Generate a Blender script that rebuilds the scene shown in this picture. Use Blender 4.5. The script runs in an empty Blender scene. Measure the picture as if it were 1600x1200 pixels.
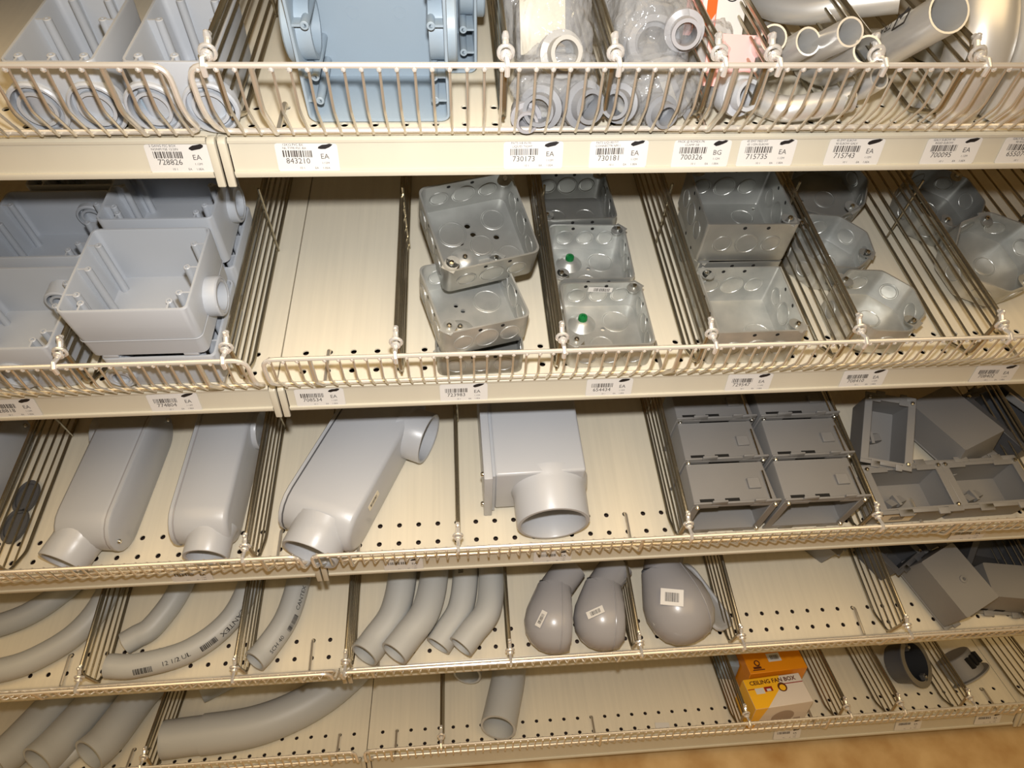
import bpy, bmesh, math, random
from mathutils import Matrix, Vector, Euler
from mathutils.geometry import delaunay_2d_cdt

# ------------------------------------------------------------------ camera, light, exposure
IN = 0.0254
SC = bpy.context.scene
COL = SC.collection
TAU = 0.31428                                    # the four upper shelves slope down towards the aisle
SHELF_Z = [0.0, -9.8371, -20.7374, -30.5234, -42.0132]   # back hole row of each shelf, inches
FLOOR = SHELF_Z[4] - 2.9
def W(x, y, z): return Vector((x * IN, y * IN, (z - FLOOR) * IN))

cam_pos = W(7.6788, -23.9384, 5.5521)
pitch, yaw, roll = 0.6263, -0.0882, 0.0174
fwd0 = Vector((0, math.cos(pitch), -math.sin(pitch))); up0 = Vector((0, math.sin(pitch), math.cos(pitch))); r0 = Vector((1, 0, 0))
r1 = math.cos(roll) * r0 + math.sin(roll) * up0
u1 = -math.sin(roll) * r0 + math.cos(roll) * up0
Rz = Matrix.Rotation(yaw, 3, 'Z')
R_, U_, F_ = Rz @ r1, Rz @ u1, Rz @ fwd0
cam = bpy.data.objects.new('camera', bpy.data.cameras.new('camera'))
COL.objects.link(cam)
cm = Matrix((R_, U_, -F_)).transposed().to_4x4(); cm.translation = cam_pos
cam.matrix_world = cm
cam.data.sensor_width = 36.0
cam.data.lens = 1026.503 / 1600 * 36
cam.data.clip_start = 0.01
SC.camera = cam

w = bpy.data.worlds.new('store_air'); SC.world = w; w.use_nodes = True
w.node_tree.nodes['Background'].inputs[0].default_value = (1.0, 0.68, 0.31, 1)
w.node_tree.nodes['Background'].inputs[1].default_value = 0.13

def area(name, loc, aim, sx, sy, power, col):
    d = bpy.data.lights.new(name, 'AREA'); d.shape = 'RECTANGLE'; d.size = sx; d.size_y = sy; d.energy = power; d.color = col
    o = bpy.data.objects.new(name, d); COL.objects.link(o); o.location = loc
    o.rotation_euler = (Vector(aim) - Vector(loc)).to_track_quat('-Z', 'Y').to_euler()
    return o
flash_pos = cam_pos + U_ * (2.6 * IN)
fl = bpy.data.lights.new('camera_flash', 'SPOT'); fl.energy = 25; fl.color = (1.0, 0.985, 0.97)
fl.spot_size = math.radians(122); fl.spot_blend = 1.0; fl.shadow_soft_size = 0.012
flash = bpy.data.objects.new('camera_flash', fl); COL.objects.link(flash); flash.location = flash_pos
flash.rotation_euler = (F_ - U_ * 0.03).to_track_quat('-Z', 'Y').to_euler()
area('aisle_ceiling_lamp', (0.3, -1.45, 3.1), (0.3, -1.45, 0), 4.2, 2.3, 68, (1.0, 0.71, 0.37))
SC.view_settings.view_transform = 'Standard'; SC.view_settings.look = 'None'
SC.view_settings.exposure = 0.0; SC.view_settings.gamma = 1.0; SC.view_settings.use_curve_mapping = False

# ------------------------------------------------------------------ materials
def srgb(r, g, b):
    f = lambda c: (c / 255 / 12.92) if c / 255 <= 0.04045 else ((c / 255 + 0.055) / 1.055) ** 2.4
    return (f(r), f(g), f(b), 1)
MATS = {}
def mat(name, col, rough=0.5, metal=0.0, noise=0.0, nscale=8.0, stretch=(1, 1, 1), bump=0.0, bscale=60.0, rnoise=0.0, spec=0.5, col2=None):
    m = bpy.data.materials.new(name); m.use_nodes = True; MATS[name] = m
    nt = m.node_tree; b = nt.nodes['Principled BSDF']
    b.inputs['Base Color'].default_value = col; b.inputs['Roughness'].default_value = rough; b.inputs['Metallic'].default_value = metal
    b.inputs['Specular IOR Level'].default_value = spec
    if noise or bump or rnoise:
        tc = nt.nodes.new('ShaderNodeTexCoord'); mp = nt.nodes.new('ShaderNodeMapping'); mp.inputs['Scale'].default_value = stretch
        nt.links.new(tc.outputs['Object'], mp.inputs[0])
        nz = nt.nodes.new('ShaderNodeTexNoise'); nz.inputs['Scale'].default_value = nscale; nz.inputs['Detail'].default_value = 6
        nt.links.new(mp.outputs[0], nz.inputs['Vector'])
        if noise:
            mx = nt.nodes.new('ShaderNodeMix'); mx.data_type = 'RGBA'
            c2 = col2 or tuple(c * (1 - noise) for c in col[:3]) + (1,)
            mx.inputs[6].default_value = col; mx.inputs[7].default_value = c2
            rp = nt.nodes.new('ShaderNodeMapRange'); rp.inputs[1].default_value = 0.35; rp.inputs[2].default_value = 0.7
            nt.links.new(nz.outputs[0], rp.inputs[0]); nt.links.new(rp.outputs[0], mx.inputs[0]); nt.links.new(mx.outputs[2], b.inputs['Base Color'])
        if rnoise:
            rr = nt.nodes.new('ShaderNodeMapRange'); rr.inputs[3].default_value = max(0.03, rough - rnoise); rr.inputs[4].default_value = rough + rnoise
            nt.links.new(nz.outputs[0], rr.inputs[0]); nt.links.new(rr.outputs[0], b.inputs['Roughness'])
        if bump:
            n2 = nt.nodes.new('ShaderNodeTexNoise'); n2.inputs['Scale'].default_value = bscale; n2.inputs['Detail'].default_value = 4
            nt.links.new(tc.outputs['Object'], n2.inputs['Vector'])
            bp = nt.nodes.new('ShaderNodeBump'); bp.inputs['Strength'].default_value = bump; bp.inputs['Distance'].default_value = 0.002
            nt.links.new(n2.outputs[0], bp.inputs['Height']); nt.links.new(bp.outputs[0], b.inputs['Normal'])
    return m
ALMOND = mat('almond_painted_steel', srgb(224, 216, 196), 0.38, noise=0.07, nscale=7, stretch=(22, 0.7, 1), bump=0.04, bscale=900)
ALMOND_TRIM = mat('almond_price_channel', srgb(202, 196, 178), 0.35, noise=0.04, nscale=10, stretch=(3, 1, 1))
CHROME = mat('nickel_plated_wire', srgb(224, 217, 203), 0.28, metal=0.78)
RAIL = mat('bright_nickel_rail', srgb(240, 235, 226), 0.24, metal=0.55)  # brighter than the wires, with the flash highlight put into the colour
DIVM = mat('worn_nickel_divider_wire', srgb(172, 164, 144), 0.27, metal=0.92)  # darker nickel tone than the fence wires
CLIPM = mat('bright_chrome', srgb(245, 243, 240), 0.16, metal=0.6)
PVC = mat('light_grey_pvc', srgb(184, 187, 192), 0.32, noise=0.05, nscale=5, bump=0.03, bscale=300)
PVC_BOX = mat('pale_grey_box_pvc', srgb(176, 181, 188), 0.30, noise=0.04, nscale=6, bump=0.02, bscale=250)
PVC_BLUE = mat('blue_grey_box_pvc', srgb(146, 161, 173), 0.42, noise=0.06, nscale=9, bump=0.03, bscale=400)
CONDUIT = mat('grey_conduit_pvc', srgb(184, 186, 185), 0.45, noise=0.05, nscale=5, bump=0.03, bscale=400)
HOOD = mat('mid_grey_hood_pvc', srgb(158, 157, 160), 0.26, noise=0.04, nscale=6, bump=0.02, bscale=200)
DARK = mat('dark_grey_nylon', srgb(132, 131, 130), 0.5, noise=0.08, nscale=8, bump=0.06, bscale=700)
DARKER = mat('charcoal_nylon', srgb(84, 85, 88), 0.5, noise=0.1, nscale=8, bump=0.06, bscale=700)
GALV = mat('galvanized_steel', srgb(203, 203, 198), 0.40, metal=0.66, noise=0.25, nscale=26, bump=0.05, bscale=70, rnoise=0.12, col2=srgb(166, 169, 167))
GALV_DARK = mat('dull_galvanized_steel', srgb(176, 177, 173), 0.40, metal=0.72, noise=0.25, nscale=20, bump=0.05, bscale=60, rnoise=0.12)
EMT = mat('steel_tubing', srgb(228, 228, 226), 0.36, metal=0.62, noise=0.12, nscale=18, rnoise=0.08, bump=0.02, bscale=50)
SCREW = mat('zinc_screw', srgb(215, 215, 210), 0.2, metal=1.0)
GREEN = mat('green_ground_screw', srgb(20, 120, 60), 0.35, metal=0.3)
WHITE = mat('white_label_paper', srgb(214, 212, 208), 0.45)
INK = mat('black_ink', srgb(28, 26, 28), 0.5)
GREYINK = mat('thermal_grey_ink', srgb(74, 70, 68), 0.6)
HOLE = mat('dark_recess', srgb(16, 15, 14), 0.8)
PALEHOLE = mat('punched_hole_showing_shelf', srgb(214, 204, 176), 0.5)
ORANGE = mat('orange_carton', srgb(240, 150, 20), 0.4, noise=0.05)
YELLOW = mat('yellow_carton', srgb(250, 190, 40), 0.4, noise=0.04)
CARTONW = mat('white_carton', srgb(226, 216, 205), 0.4, noise=0.04)
REDINK = mat('red_print', srgb(150, 40, 30), 0.45)
BROWNINK = mat('brown_print', srgb(96, 50, 26), 0.45)
TAUPE = mat('taupe_print', srgb(168, 150, 136), 0.5)
ORANGEINK = mat('bright_orange_print', srgb(240, 96, 30), 0.5)
PINKINK = mat('pale_pink_print', srgb(236, 176, 172), 0.45)
CREAMP = mat('cream_plastic', srgb(226, 218, 196), 0.4)
DARKSTEEL = mat('dark_steel', srgb(90, 88, 84), 0.35, metal=1.0)
FITTING = mat('grey_nylon_fitting', srgb(132, 134, 138), 0.4, noise=0.05)
FITTING_PALE = mat('pale_nylon_fitting', srgb(168, 166, 160), 0.4, noise=0.05)
FLOORM = mat('brown_speckled_floor_tile', srgb(212, 182, 134), 0.35, noise=0.35, nscale=14, bump=0.02, bscale=200, col2=srgb(178, 140, 90))
KICK = mat('dark_brown_kickplate', srgb(60, 36, 26), 0.5, noise=0.1)  # red-brown shadow of the gap under the base shelf, painted onto the kick plate
PANELM = mat('almond_back_panel', srgb(205, 190, 158), 0.5, noise=0.05)
bag = bpy.data.materials.new('clear_polythene'); bag.use_nodes = True
nt = bag.node_tree; b = nt.nodes['Principled BSDF']; out = nt.nodes['Material Output']
b.inputs['Base Color'].default_value = (0.50, 0.51, 0.52, 1); b.inputs['Roughness'].default_value = 0.10; b.inputs['Specular IOR Level'].default_value = 0.9
tr = nt.nodes.new('ShaderNodeBsdfTransparent'); tr.inputs[0].default_value = (0.97, 0.97, 0.97, 1)
ms = nt.nodes.new('ShaderNodeMixShader'); ms.inputs[0].default_value = 0.32
nz = nt.nodes.new('ShaderNodeTexNoise'); nz.inputs['Scale'].default_value = 55; nz.inputs['Detail'].default_value = 3
tc = nt.nodes.new('ShaderNodeTexCoord'); nt.links.new(tc.outputs['Object'], nz.inputs['Vector'])
bp = nt.nodes.new('ShaderNodeBump'); bp.inputs['Strength'].default_value = 0.9; bp.inputs['Distance'].default_value = 0.006
nt.links.new(nz.outputs[0], bp.inputs['Height']); nt.links.new(bp.outputs[0], b.inputs['Normal'])
nt.links.new(tr.outputs[0], ms.inputs[1]); nt.links.new(b.outputs[0], ms.inputs[2]); nt.links.new(ms.outputs[0], out.inputs[0])
BAG = bag

# ------------------------------------------------------------------ mesh helpers (all in inches)
class MB:
    def __init__(s): s.v, s.f = [], []
    def add(s, vs, fs, M=None):
        b0 = len(s.v)
        s.v += [tuple(M @ Vector(p)) for p in vs] if M is not None else [tuple(p) for p in vs]
        s.f += [tuple(i + b0 for i in f) for f in fs]
    def box(s, x0, x1, y0, y1, z0, z1, M=None):
        vs = [(x, y, z) for z in (z0, z1) for y in (y0, y1) for x in (x0, x1)]
        s.add(vs, [(0, 2, 3, 1), (4, 5, 7, 6), (0, 1, 5, 4), (2, 6, 7, 3), (0, 4, 6, 2), (1, 3, 7, 5)], M)
    def loft(s, loops, cap0=True, cap1=True, closed=True, M=None):
        n = len(loops[0]); vs = [p for l in loops for p in l]; fs = []
        for i in range(len(loops) - 1):
            for j in range(n if closed else n - 1):
                k = (j + 1) % n
                fs.append((i * n + j, i * n + k, (i + 1) * n + k, (i + 1) * n + j))
        if cap0: fs.append(tuple(range(n))[::-1])
        if cap1: fs.append(tuple((len(loops) - 1) * n + j for j in range(n)))
        s.add(vs, fs, M)
    def lathe(s, prof, n=24, M=None, cap0=False, cap1=False):      # prof: (r, z)
        loops = [[(r * math.cos(2 * math.pi * j / n), r * math.sin(2 * math.pi * j / n), z) for j in range(n)] for r, z in prof]
        s.loft(loops, cap0, cap1, True, M)
    def tube(s, pts, r, n=8, caps=True, closed=False):
        fr = frames(pts, closed); loops = []
        for (p, a, b2) in fr: loops.append([tuple(p + a * (r * math.cos(2 * math.pi * j / n)) + b2 * (r * math.sin(2 * math.pi * j / n))) for j in range(n)])
        if closed: s.loft(loops + [loops[0]], False, False)
        else: s.loft(loops, caps, caps)
    def pipe(s, pts, ro, ri, n=24):
        fr = frames(pts); m = len(fr)
        ring = lambda i, r: [tuple(fr[i][0] + fr[i][1] * (r * math.cos(2 * math.pi * j / n)) + fr[i][2] * (r * math.sin(2 * math.pi * j / n))) for j in range(n)]
        loops = [ring(i, ro) for i in range(m)] + [ring(i, ri) for i in range(m - 1, -1, -1)]
        s.loft(loops + [loops[0]], False, False)
    def build(s, name, m, parent=None, bevel=0.0, smooth=40, seg=2, link=True):
        me = bpy.data.meshes.new(name); me.from_pydata([(x * IN, y * IN, z * IN) for x, y, z in s.v], [], s.f); me.validate()
        bm = bmesh.new(); bm.from_mesh(me); bmesh.ops.remove_doubles(bm, verts=bm.verts, dist=1e-6)
        bmesh.ops.recalc_face_normals(bm, faces=bm.faces)
        if bevel:
            es = [e for e in bm.edges if len(e.link_faces) == 2 and e.calc_face_angle(0) > 0.6]
            bmesh.ops.bevel(bm, geom=es, offset=bevel * IN, segments=seg, affect='EDGES', profile=0.5)
        bm.to_mesh(me); bm.free()
        if smooth:
            for p in me.polygons: p.use_smooth = True
            me.set_sharp_from_angle(angle=math.radians(smooth))
        me.materials.append(m)
        return place(me, name, parent) if link else me
def place(me, name, parent=None, M=None):
    o = bpy.data.objects.new(name, me); COL.objects.link(o)
    if parent: o.parent = parent
    if M is not None: o.matrix_local = M
    return o
def frames(pts, closed=False):
    pts = [Vector(p) for p in pts]; n = len(pts); out = []; a = None
    for i in range(n):
        if closed: t = (pts[(i + 1) % n] - pts[i - 1]).normalized()
        else: t = (pts[min(i + 1, n - 1)] - pts[max(i - 1, 0)]).normalized()
        if a is None: a = t.orthogonal().normalized()
        else: a = (a - t * a.dot(t)).normalized()
        out.append((pts[i], a, t.cross(a)))
    return out
def spline(P, n=10):
    P = [Vector(p) for p in P]; P = [2 * P[0] - P[1]] + P + [2 * P[-1] - P[-2]]; out = []
    for i in range(1, len(P) - 2):
        a, b, c, d = P[i - 1:i + 3]
        for k in range(n):
            t = k / n
            out.append(0.5 * ((2 * b) + (c - a) * t + (2 * a - 5 * b + 4 * c - d) * t * t + (3 * b - a - 3 * c + d) * t ** 3))
    out.append(P[-2]); return out
def rounded(P, r, n=5):
    P = [Vector(p) for p in P]; out = [P[0]]
    for i in range(1, len(P) - 1):
        a, b, c = P[i - 1], P[i], P[i + 1]
        d0, d1 = (a - b), (c - b); q = min(r, d0.length * .45, d1.length * .45)
        p0, p1 = b + d0.normalized() * q, b + d1.normalized() * q
        for k in range(n + 1):
            t = k / n; out.append(p0 * (1 - t) ** 2 + b * 2 * t * (1 - t) + p1 * t * t)
    out.append(P[-1]); return out
def rrect(w, d, r, z, cx=0, cy=0, n=4):
    out = []
    for sx, sy, a0 in ((1, 1, 0), (-1, 1, 90), (-1, -1, 180), (1, -1, 270)):
        for k in range(n + 1):
            a = math.radians(a0 + 90 * k / n)
            out.append((cx + sx * (w / 2 - r) + r * math.cos(a), cy + sy * (d / 2 - r) + r * math.sin(a), z))
    return out
def RX(a): return Matrix.Rotation(math.radians(a), 4, 'X')
def RY(a): return Matrix.Rotation(math.radians(a), 4, 'Y')
def RZ(a): return Matrix.Rotation(math.radians(a), 4, 'Z')
def TR(x, y, z): return Matrix.Translation((x, y, z))
def TI(x, y, z): return Matrix.Translation((x * IN, y * IN, z * IN))

SM = [Matrix.Translation(W(0, 0, SHELF_Z[k])) @ Matrix.Rotation(TAU if k < 4 else 0.0, 4, 'X') for k in range(5)]
def tag(o, label=None, cat=None, group=None, kind=None):
    if label: o['label'] = label
    if cat: o['category'] = cat
    if group: o['group'] = group
    if kind: o['kind'] = kind
    return o
def lift(loc, cat): return loc if cat in ('shelf', 'wire fence', 'wire divider', 'kick plate') else (loc[0], loc[1], loc[2] + .045)
def thing(name, label, cat, k, loc=(0, 0, 0), rot=None, group=None):
    o = bpy.data.objects.new(name, None); COL.objects.link(o); o.empty_display_size = 0.01
    o.matrix_world = SM[k] @ TI(*lift(loc, cat)) @ (rot if rot is not None else Matrix.Identity(4))
    return tag(o, label, cat, group)
def meshthing(mb, name, m, label, cat, k, loc=(0, 0, 0), rot=None, group=None, **kw):
    o = mb.build(name, m, **kw)
    o.matrix_world = SM[k] @ TI(*lift(loc, cat)) @ (rot if rot is not None else Matrix.Identity(4))
    return tag(o, label, cat, group)
def sheet(outline, holes=(), z=0.0, n=16):
    """flat polygon with round holes; returns verts, faces"""
    vs = [Vector(p) for p in outline]; es = [(i, (i + 1) % len(vs)) for i in range(len(vs))]
    for hx, hy, r in holes:
        b0 = len(vs); vs += [Vector((hx + r * math.cos(2 * math.pi * j / n), hy + r * math.sin(2 * math.pi * j / n))) for j in range(n)]
        es += [(b0 + j, b0 + (j + 1) % n) for j in range(n)]
    v, e, f, *_ = delaunay_2d_cdt(vs, es, [], 1, 1e-5)
    fs = []
    for t in f:
        c = sum((v[i] for i in t), Vector((0, 0))) / len(t)
        if all((c - Vector((hx, hy))).length > r * 0.97 for hx, hy, r in holes): fs.append(tuple(t))
    return [(p.x, p.y, z) for p in v], fs
_txt = {}
def text_mb(body, size, bold=0.0):
    cu = bpy.data.curves.new('t', 'FONT'); cu.body = body; cu.size = size; cu.resolution_u = 2; cu.offset = bold; cu.align_x = 'CENTER'
    o = bpy.data.objects.new('t', cu); COL.objects.link(o)
    dg = bpy.context.evaluated_depsgraph_get(); me = bpy.data.meshes.new_from_object(o.evaluated_get(dg))
    r = ([tuple(v.co) for v in me.vertices], [tuple(p.vertices) for p in me.polygons])
    bpy.data.objects.remove(o); bpy.data.curves.remove(cu); bpy.data.meshes.remove(me)
    return r
RND = random.Random(4)
def barcode(mb, x0, x1, y0, y1, z, M=None, vertical=False):
    x = x0
    while x < x1:
        wd = RND.choice((0.02, 0.03, 0.045, 0.06)) * (x1 - x0) / 1.1; wd = min(wd, x1 - x)
        mb.add([(x, y0, z), (x + wd, y0, z), (x + wd, y1, z), (x, y1, z)], [(0, 1, 2, 3)], M)
        x += wd + RND.choice((0.02, 0.03, 0.045)) * (x1 - x0) / 1.1

# ------------------------------------------------------------------ setting
f = MB(); f.box(-140, 160, -110, 30, -0.8, 0)
fo = f.build('floor', FLOORM); fo.location = W(0, 0, FLOOR); tag(fo, kind='structure')
wl = MB(); wl.box(-60, 60, 0, 0.6, 0, 72)
wo = wl.build('wall_back', PANELM); wo.location = W(0, 17.4, FLOOR); tag(wo, kind='structure')

# ------------------------------------------------------------------ shelves
LEVEL = ['top', 'second', 'third', 'fourth', 'lowest']
def shelf_deck(bay, k):
    m = MB(); x0, x1 = (-47.97, -0.03) if bay == 0 else (0.03, 47.97)
    rows = [(-1.5, -0.5, -1.0), (-0.5, 0.5, 0.0)]; r = 0.13; n = 16
    xs0, xs1 = x0, x1
    for ya, yb, yc in rows:
        for i in range(1, 48):
            X = i if bay else -i
            a, bq = X - .5, X + .5
            if i == 1:
                if bay: a = x0
                else: bq = x1
            if i == 47:
                if bay: bq = x1
                else: a = x0
            outer = []
            for j in range(n):
                t = 2 * math.pi * j / n; c, s_ = math.cos(t), math.sin(t); q = max(abs(c), abs(s_))
                ox, oy = c / q, s_ / q
                outer.append((X + ox * ((bq - X) if ox > 0 else (X - a)), yc + oy * .5, 0))
            inner = [(X + r * math.cos(2 * math.pi * j / n), yc + r * math.sin(2 * math.pi * j / n), 0) for j in range(n)]
            low = [(p[0], p[1], -.07) for p in inner]
            m.loft([outer, inner, low], False, False)
    m.add([(x0, .5, 0), (x1, .5, 0), (x1, 17, 0), (x0, 17, 0)], [(0, 1, 2, 3)])
    m.add([(x0, -1.5, 0), (x1, -1.5, 0), (x1, -1.66, 0), (x0, -1.66, 0)], [(3, 2, 1, 0)])
    # folded ends, rear fold and the closed front stiffener
    for x in (x0, x1): m.add([(x, -1.66, 0), (x, 17, 0), (x, 17, -1.1), (x, -1.66, -1.1)], [(0, 1, 2, 3)])
    m.add([(x0, 17, 0), (x1, 17, 0), (x1, 17, -1.1), (x0, 17, -1.1)], [(0, 1, 2, 3)])
    return m
def channel(bay, k):
    m = MB(); x0, x1 = (0.34, 47.66) if bay else (-47.66, -0.34)
    ext = -0.9 if k < 4 else -1.1
    prof = [(-1.60, .0), (-1.70, .0), (-1.79, -.05), (-1.80, -.14), (-1.755, -.17), (-1.76, -.21), (-1.98, -.21 + ext * .92), (-2.06, -.21 + ext * .92), (-2.09, -.27 + ext * .92), (-2.07, -.34 + ext), (-1.98, -.33 + ext), (-1.66, -.2)]
    m.loft([[(x, y, z) for y, z in prof] for x in (x0, x1)])
    return m
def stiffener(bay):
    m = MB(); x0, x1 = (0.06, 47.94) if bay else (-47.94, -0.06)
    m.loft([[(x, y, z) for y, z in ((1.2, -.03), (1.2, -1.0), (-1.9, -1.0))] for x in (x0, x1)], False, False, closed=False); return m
STIFF = mat('dark_raw_steel', srgb(58, 40, 32), 0.7)  # brown so dark that the shade under the deck holes is in the colour
deck_me, chan_me, cap_me = {}, {}, None
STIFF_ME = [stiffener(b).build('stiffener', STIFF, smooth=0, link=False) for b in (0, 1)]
c = MB(); c.loft([[(x, y, z) for y, z in ((-1.55, .02), (-1.78, .02), (-1.90, -.06), (-2.24, -1.50), (-2.10, -1.56), (-1.7, -.3))] for x in (-.13, .13)])
cap_me = c.build('end_cap', ALMOND_TRIM, bevel=.04, link=False)
for k in range(5):
    for bay in (0, 1):
        o = thing('metal_shelf', '', 'shelf', k)
        o['label'] = ('almond steel %s shelf, %s' % (LEVEL[k], [
            ['carrying the three pale PVC boxes', 'with the stacked open PVC boxes on it', 'under the two upright conduit bodies', 'under the long thin conduit elbows', 'under the three fat conduits'],
            ['carrying plastic bags and bent steel tubes', 'carrying the galvanized boxes', 'carrying dark grey boxes and large fittings', 'under the hooded entrance caps', 'bearing the yellow carton']][bay][k]))
        key = bay
        if key not in deck_me: deck_me[key] = shelf_deck(bay, k).build('deck', ALMOND, smooth=0, link=False)
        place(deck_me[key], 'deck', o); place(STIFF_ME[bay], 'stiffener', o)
        ck = (bay, k == 4)
        if ck not in chan_me: chan_me[ck] = channel(bay, k).build('price_channel', ALMOND_TRIM, link=False)
        place(chan_me[ck], 'price_channel', o)
        for x in ((.17, 47.83) if bay else (-47.83, -.17)):
            place(cap_me, 'end_cap', o, TI(x, 0, 0))
o = thing('metal_shelf', 'almond steel shelf beyond the far seam, just past the broken round box', 'shelf', 4, (48, 0, 0))
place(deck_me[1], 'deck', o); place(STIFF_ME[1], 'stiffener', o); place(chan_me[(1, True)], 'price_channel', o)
for x in (.17, 47.83): place(cap_me, 'end_cap', o, TI(x, 0, 0))
for bay in (0, 1):      # the shelf above the picture, which keeps the ceiling lamps off the top level in view
    o = thing('metal_shelf', ['almond steel shelf above the picture, over the three pale PVC boxes', 'almond steel shelf above the picture, over the bags and tubes'][bay], 'shelf', 0, (0, 3.1, 9.6))
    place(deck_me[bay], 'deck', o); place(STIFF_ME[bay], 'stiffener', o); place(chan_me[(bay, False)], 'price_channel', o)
for bay in (0, 1):
    kb = MB(); x0, x1 = (0.05, 95.9) if bay else (-47.95, -0.05)
    kb.box(x0, x1, -1.1, 16, -2.9, -1.15)
    meshthing(kb, 'kick_plate', KICK, ['dark brown kick plate beneath the shelf of fat conduits', 'dark brown kick plate under the shelf with the yellow carton'][bay], 'kick plate', 4)

# ------------------------------------------------------------------ wire fences
FT, FK, FE = (-2.60, 2.85), (-2.66, 1.48), (-1.86, .34)      # (y, z) of top rail, bend, foot
def fence_wire_mb(r):
    m = MB(); m.tube(rounded([(0, FT[0] + .1, FT[1] - .02), (0, FK[0] + .1, FK[1]), (0, FE[0] - .12, FE[1] - .04)], .18, 3), r, 6)
    m.lathe([(.0005, .09), (.06, .06), (.085, 0), (.06, -.06), (.0005, -.09)], 8, TR(0, FT[0] - .03, FT[1] - .1)); return m
WIRE_ME = fence_wire_mb(.045).build('wire', CHROME, link=False); WIRE_ME.materials.append(CLIPM)
for p_ in WIRE_ME.polygons:
    if (p_.center - Vector((0, FT[0] - .03, FT[1] - .1)) * IN).length < .1 * IN and p_.center.y < (FT[0] + .05) * IN: p_.material_index = 1  # weld beads at the rail, their bright chrome standing in for flash glints
m = MB(); m.tube(rounded([(0, 0, -.5), (0, 0, .22), (0, FE[0], .2), (0, FK[0] + .02, FK[1]), (0, FT[0] + .02, FT[1] + .03)], .22, 4), .085, 8)
SUPPORT_ME = m.build('support_hook', CHROME, link=False)
def fence_frame(bay):
    m = MB(); a, bq = (0.28, 47.7) if bay else (-47.7, -0.28)
    P = [((a + bq) / 2, *FE), (bq, *FE), (bq, *FK), (bq, *FT), (a, *FT), (a, *FK), (a, *FE), ((a + bq) / 2 - .01, *FE)]
    m.tube(rounded(P, .5, 6), .088, 8); return m
FRAME_ME = [fence_frame(b).build('frame', RAIL, link=False) for b in (0, 1)]
FL = [['before the three pale PVC boxes', 'in front of the stacked open PVC boxes', 'before the upright conduit bodies with round hubs', 'in front of the long thin conduit elbows', 'before the three fat conduits'],
      ['before the plastic bags and bent steel tubes', 'in front of the galvanized boxes', 'before the dark grey boxes stacked in two columns', 'in front of the hooded entrance caps', 'before the yellow carton']]
for k in range(5):
    for bay in (0, 1):
        o = thing('wire_fence', 'chrome wire fence on the %s shelf, %s' % (LEVEL[k], FL[bay][k]), 'wire fence', k)
        place(FRAME_ME[bay], 'frame', o)
        sup = (2, 16, 32, 46)
        for i in range(95):
            X = .55 + .5 * i
            if X > 47.4: break
            if any(abs(X - s_) < .2 for s_ in sup): continue
            place(WIRE_ME, 'wire', o, TI(X if bay else -X, 0, 0))
        for s_ in sup: place(SUPPORT_ME, 'support_hook', o, TI(s_ if bay else -s_, 0, 0))

# ------------------------------------------------------------------ wire dividers
m = MB(); m.tube(rounded([(0, 15.5, 3.15), (0, -1.55, 3.08), (0, -1.80, 2.7), (0, -1.82, .85), (0, -.5, .12), (0, 15.5, .12)], .3, 4), .09, 8); DFRAME = m.build('frame', DIVM, link=False)
m = MB(); m.tube([(0, -1.8, 0), (0, 15.5, 0)], .05, 6); DWIRE = m.build('wire', DIVM, link=False)
m = MB(); m.tube([(.08, 6.3, .05), (.08, 6.3, 3.62)], .06, 6); DBRACE = m.build('brace', DIVM, link=False)
m = MB()
m.tube([(0, -1.45, 3.16), (0, -1.62, 3.16), (0, -1.85, 2.99)], .1, 8)
ring = [(.21 * math.cos(t), -1.98, 2.9 + .21 * math.sin(t)) for t in [2 * math.pi * i / 18 for i in range(18)]]
m.tube(ring, .065, 8, closed=True)
ring = [(.13 * math.cos(t), -2.14, 2.9 + .13 * math.sin(t)) for t in [2 * math.pi * i / 14 for i in range(14)]]
m.tube(ring, .06, 8, closed=True)
m.tube([(0, -1.95, 2.86), (0, -2.35, 2.92), (0, -2.56, 3.0), (0, -2.73, 2.9), (0, -2.73, 2.6)], .085, 8)
m.lathe([(0.001, .2), (.07, .17), (.11, .05), (.11, -.05), (.07, -.17), (0.001, -.2)], 12, TR(0, -1.62, 3.16))
DCLIP = m.build('clip', CLIPM, link=False)
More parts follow.
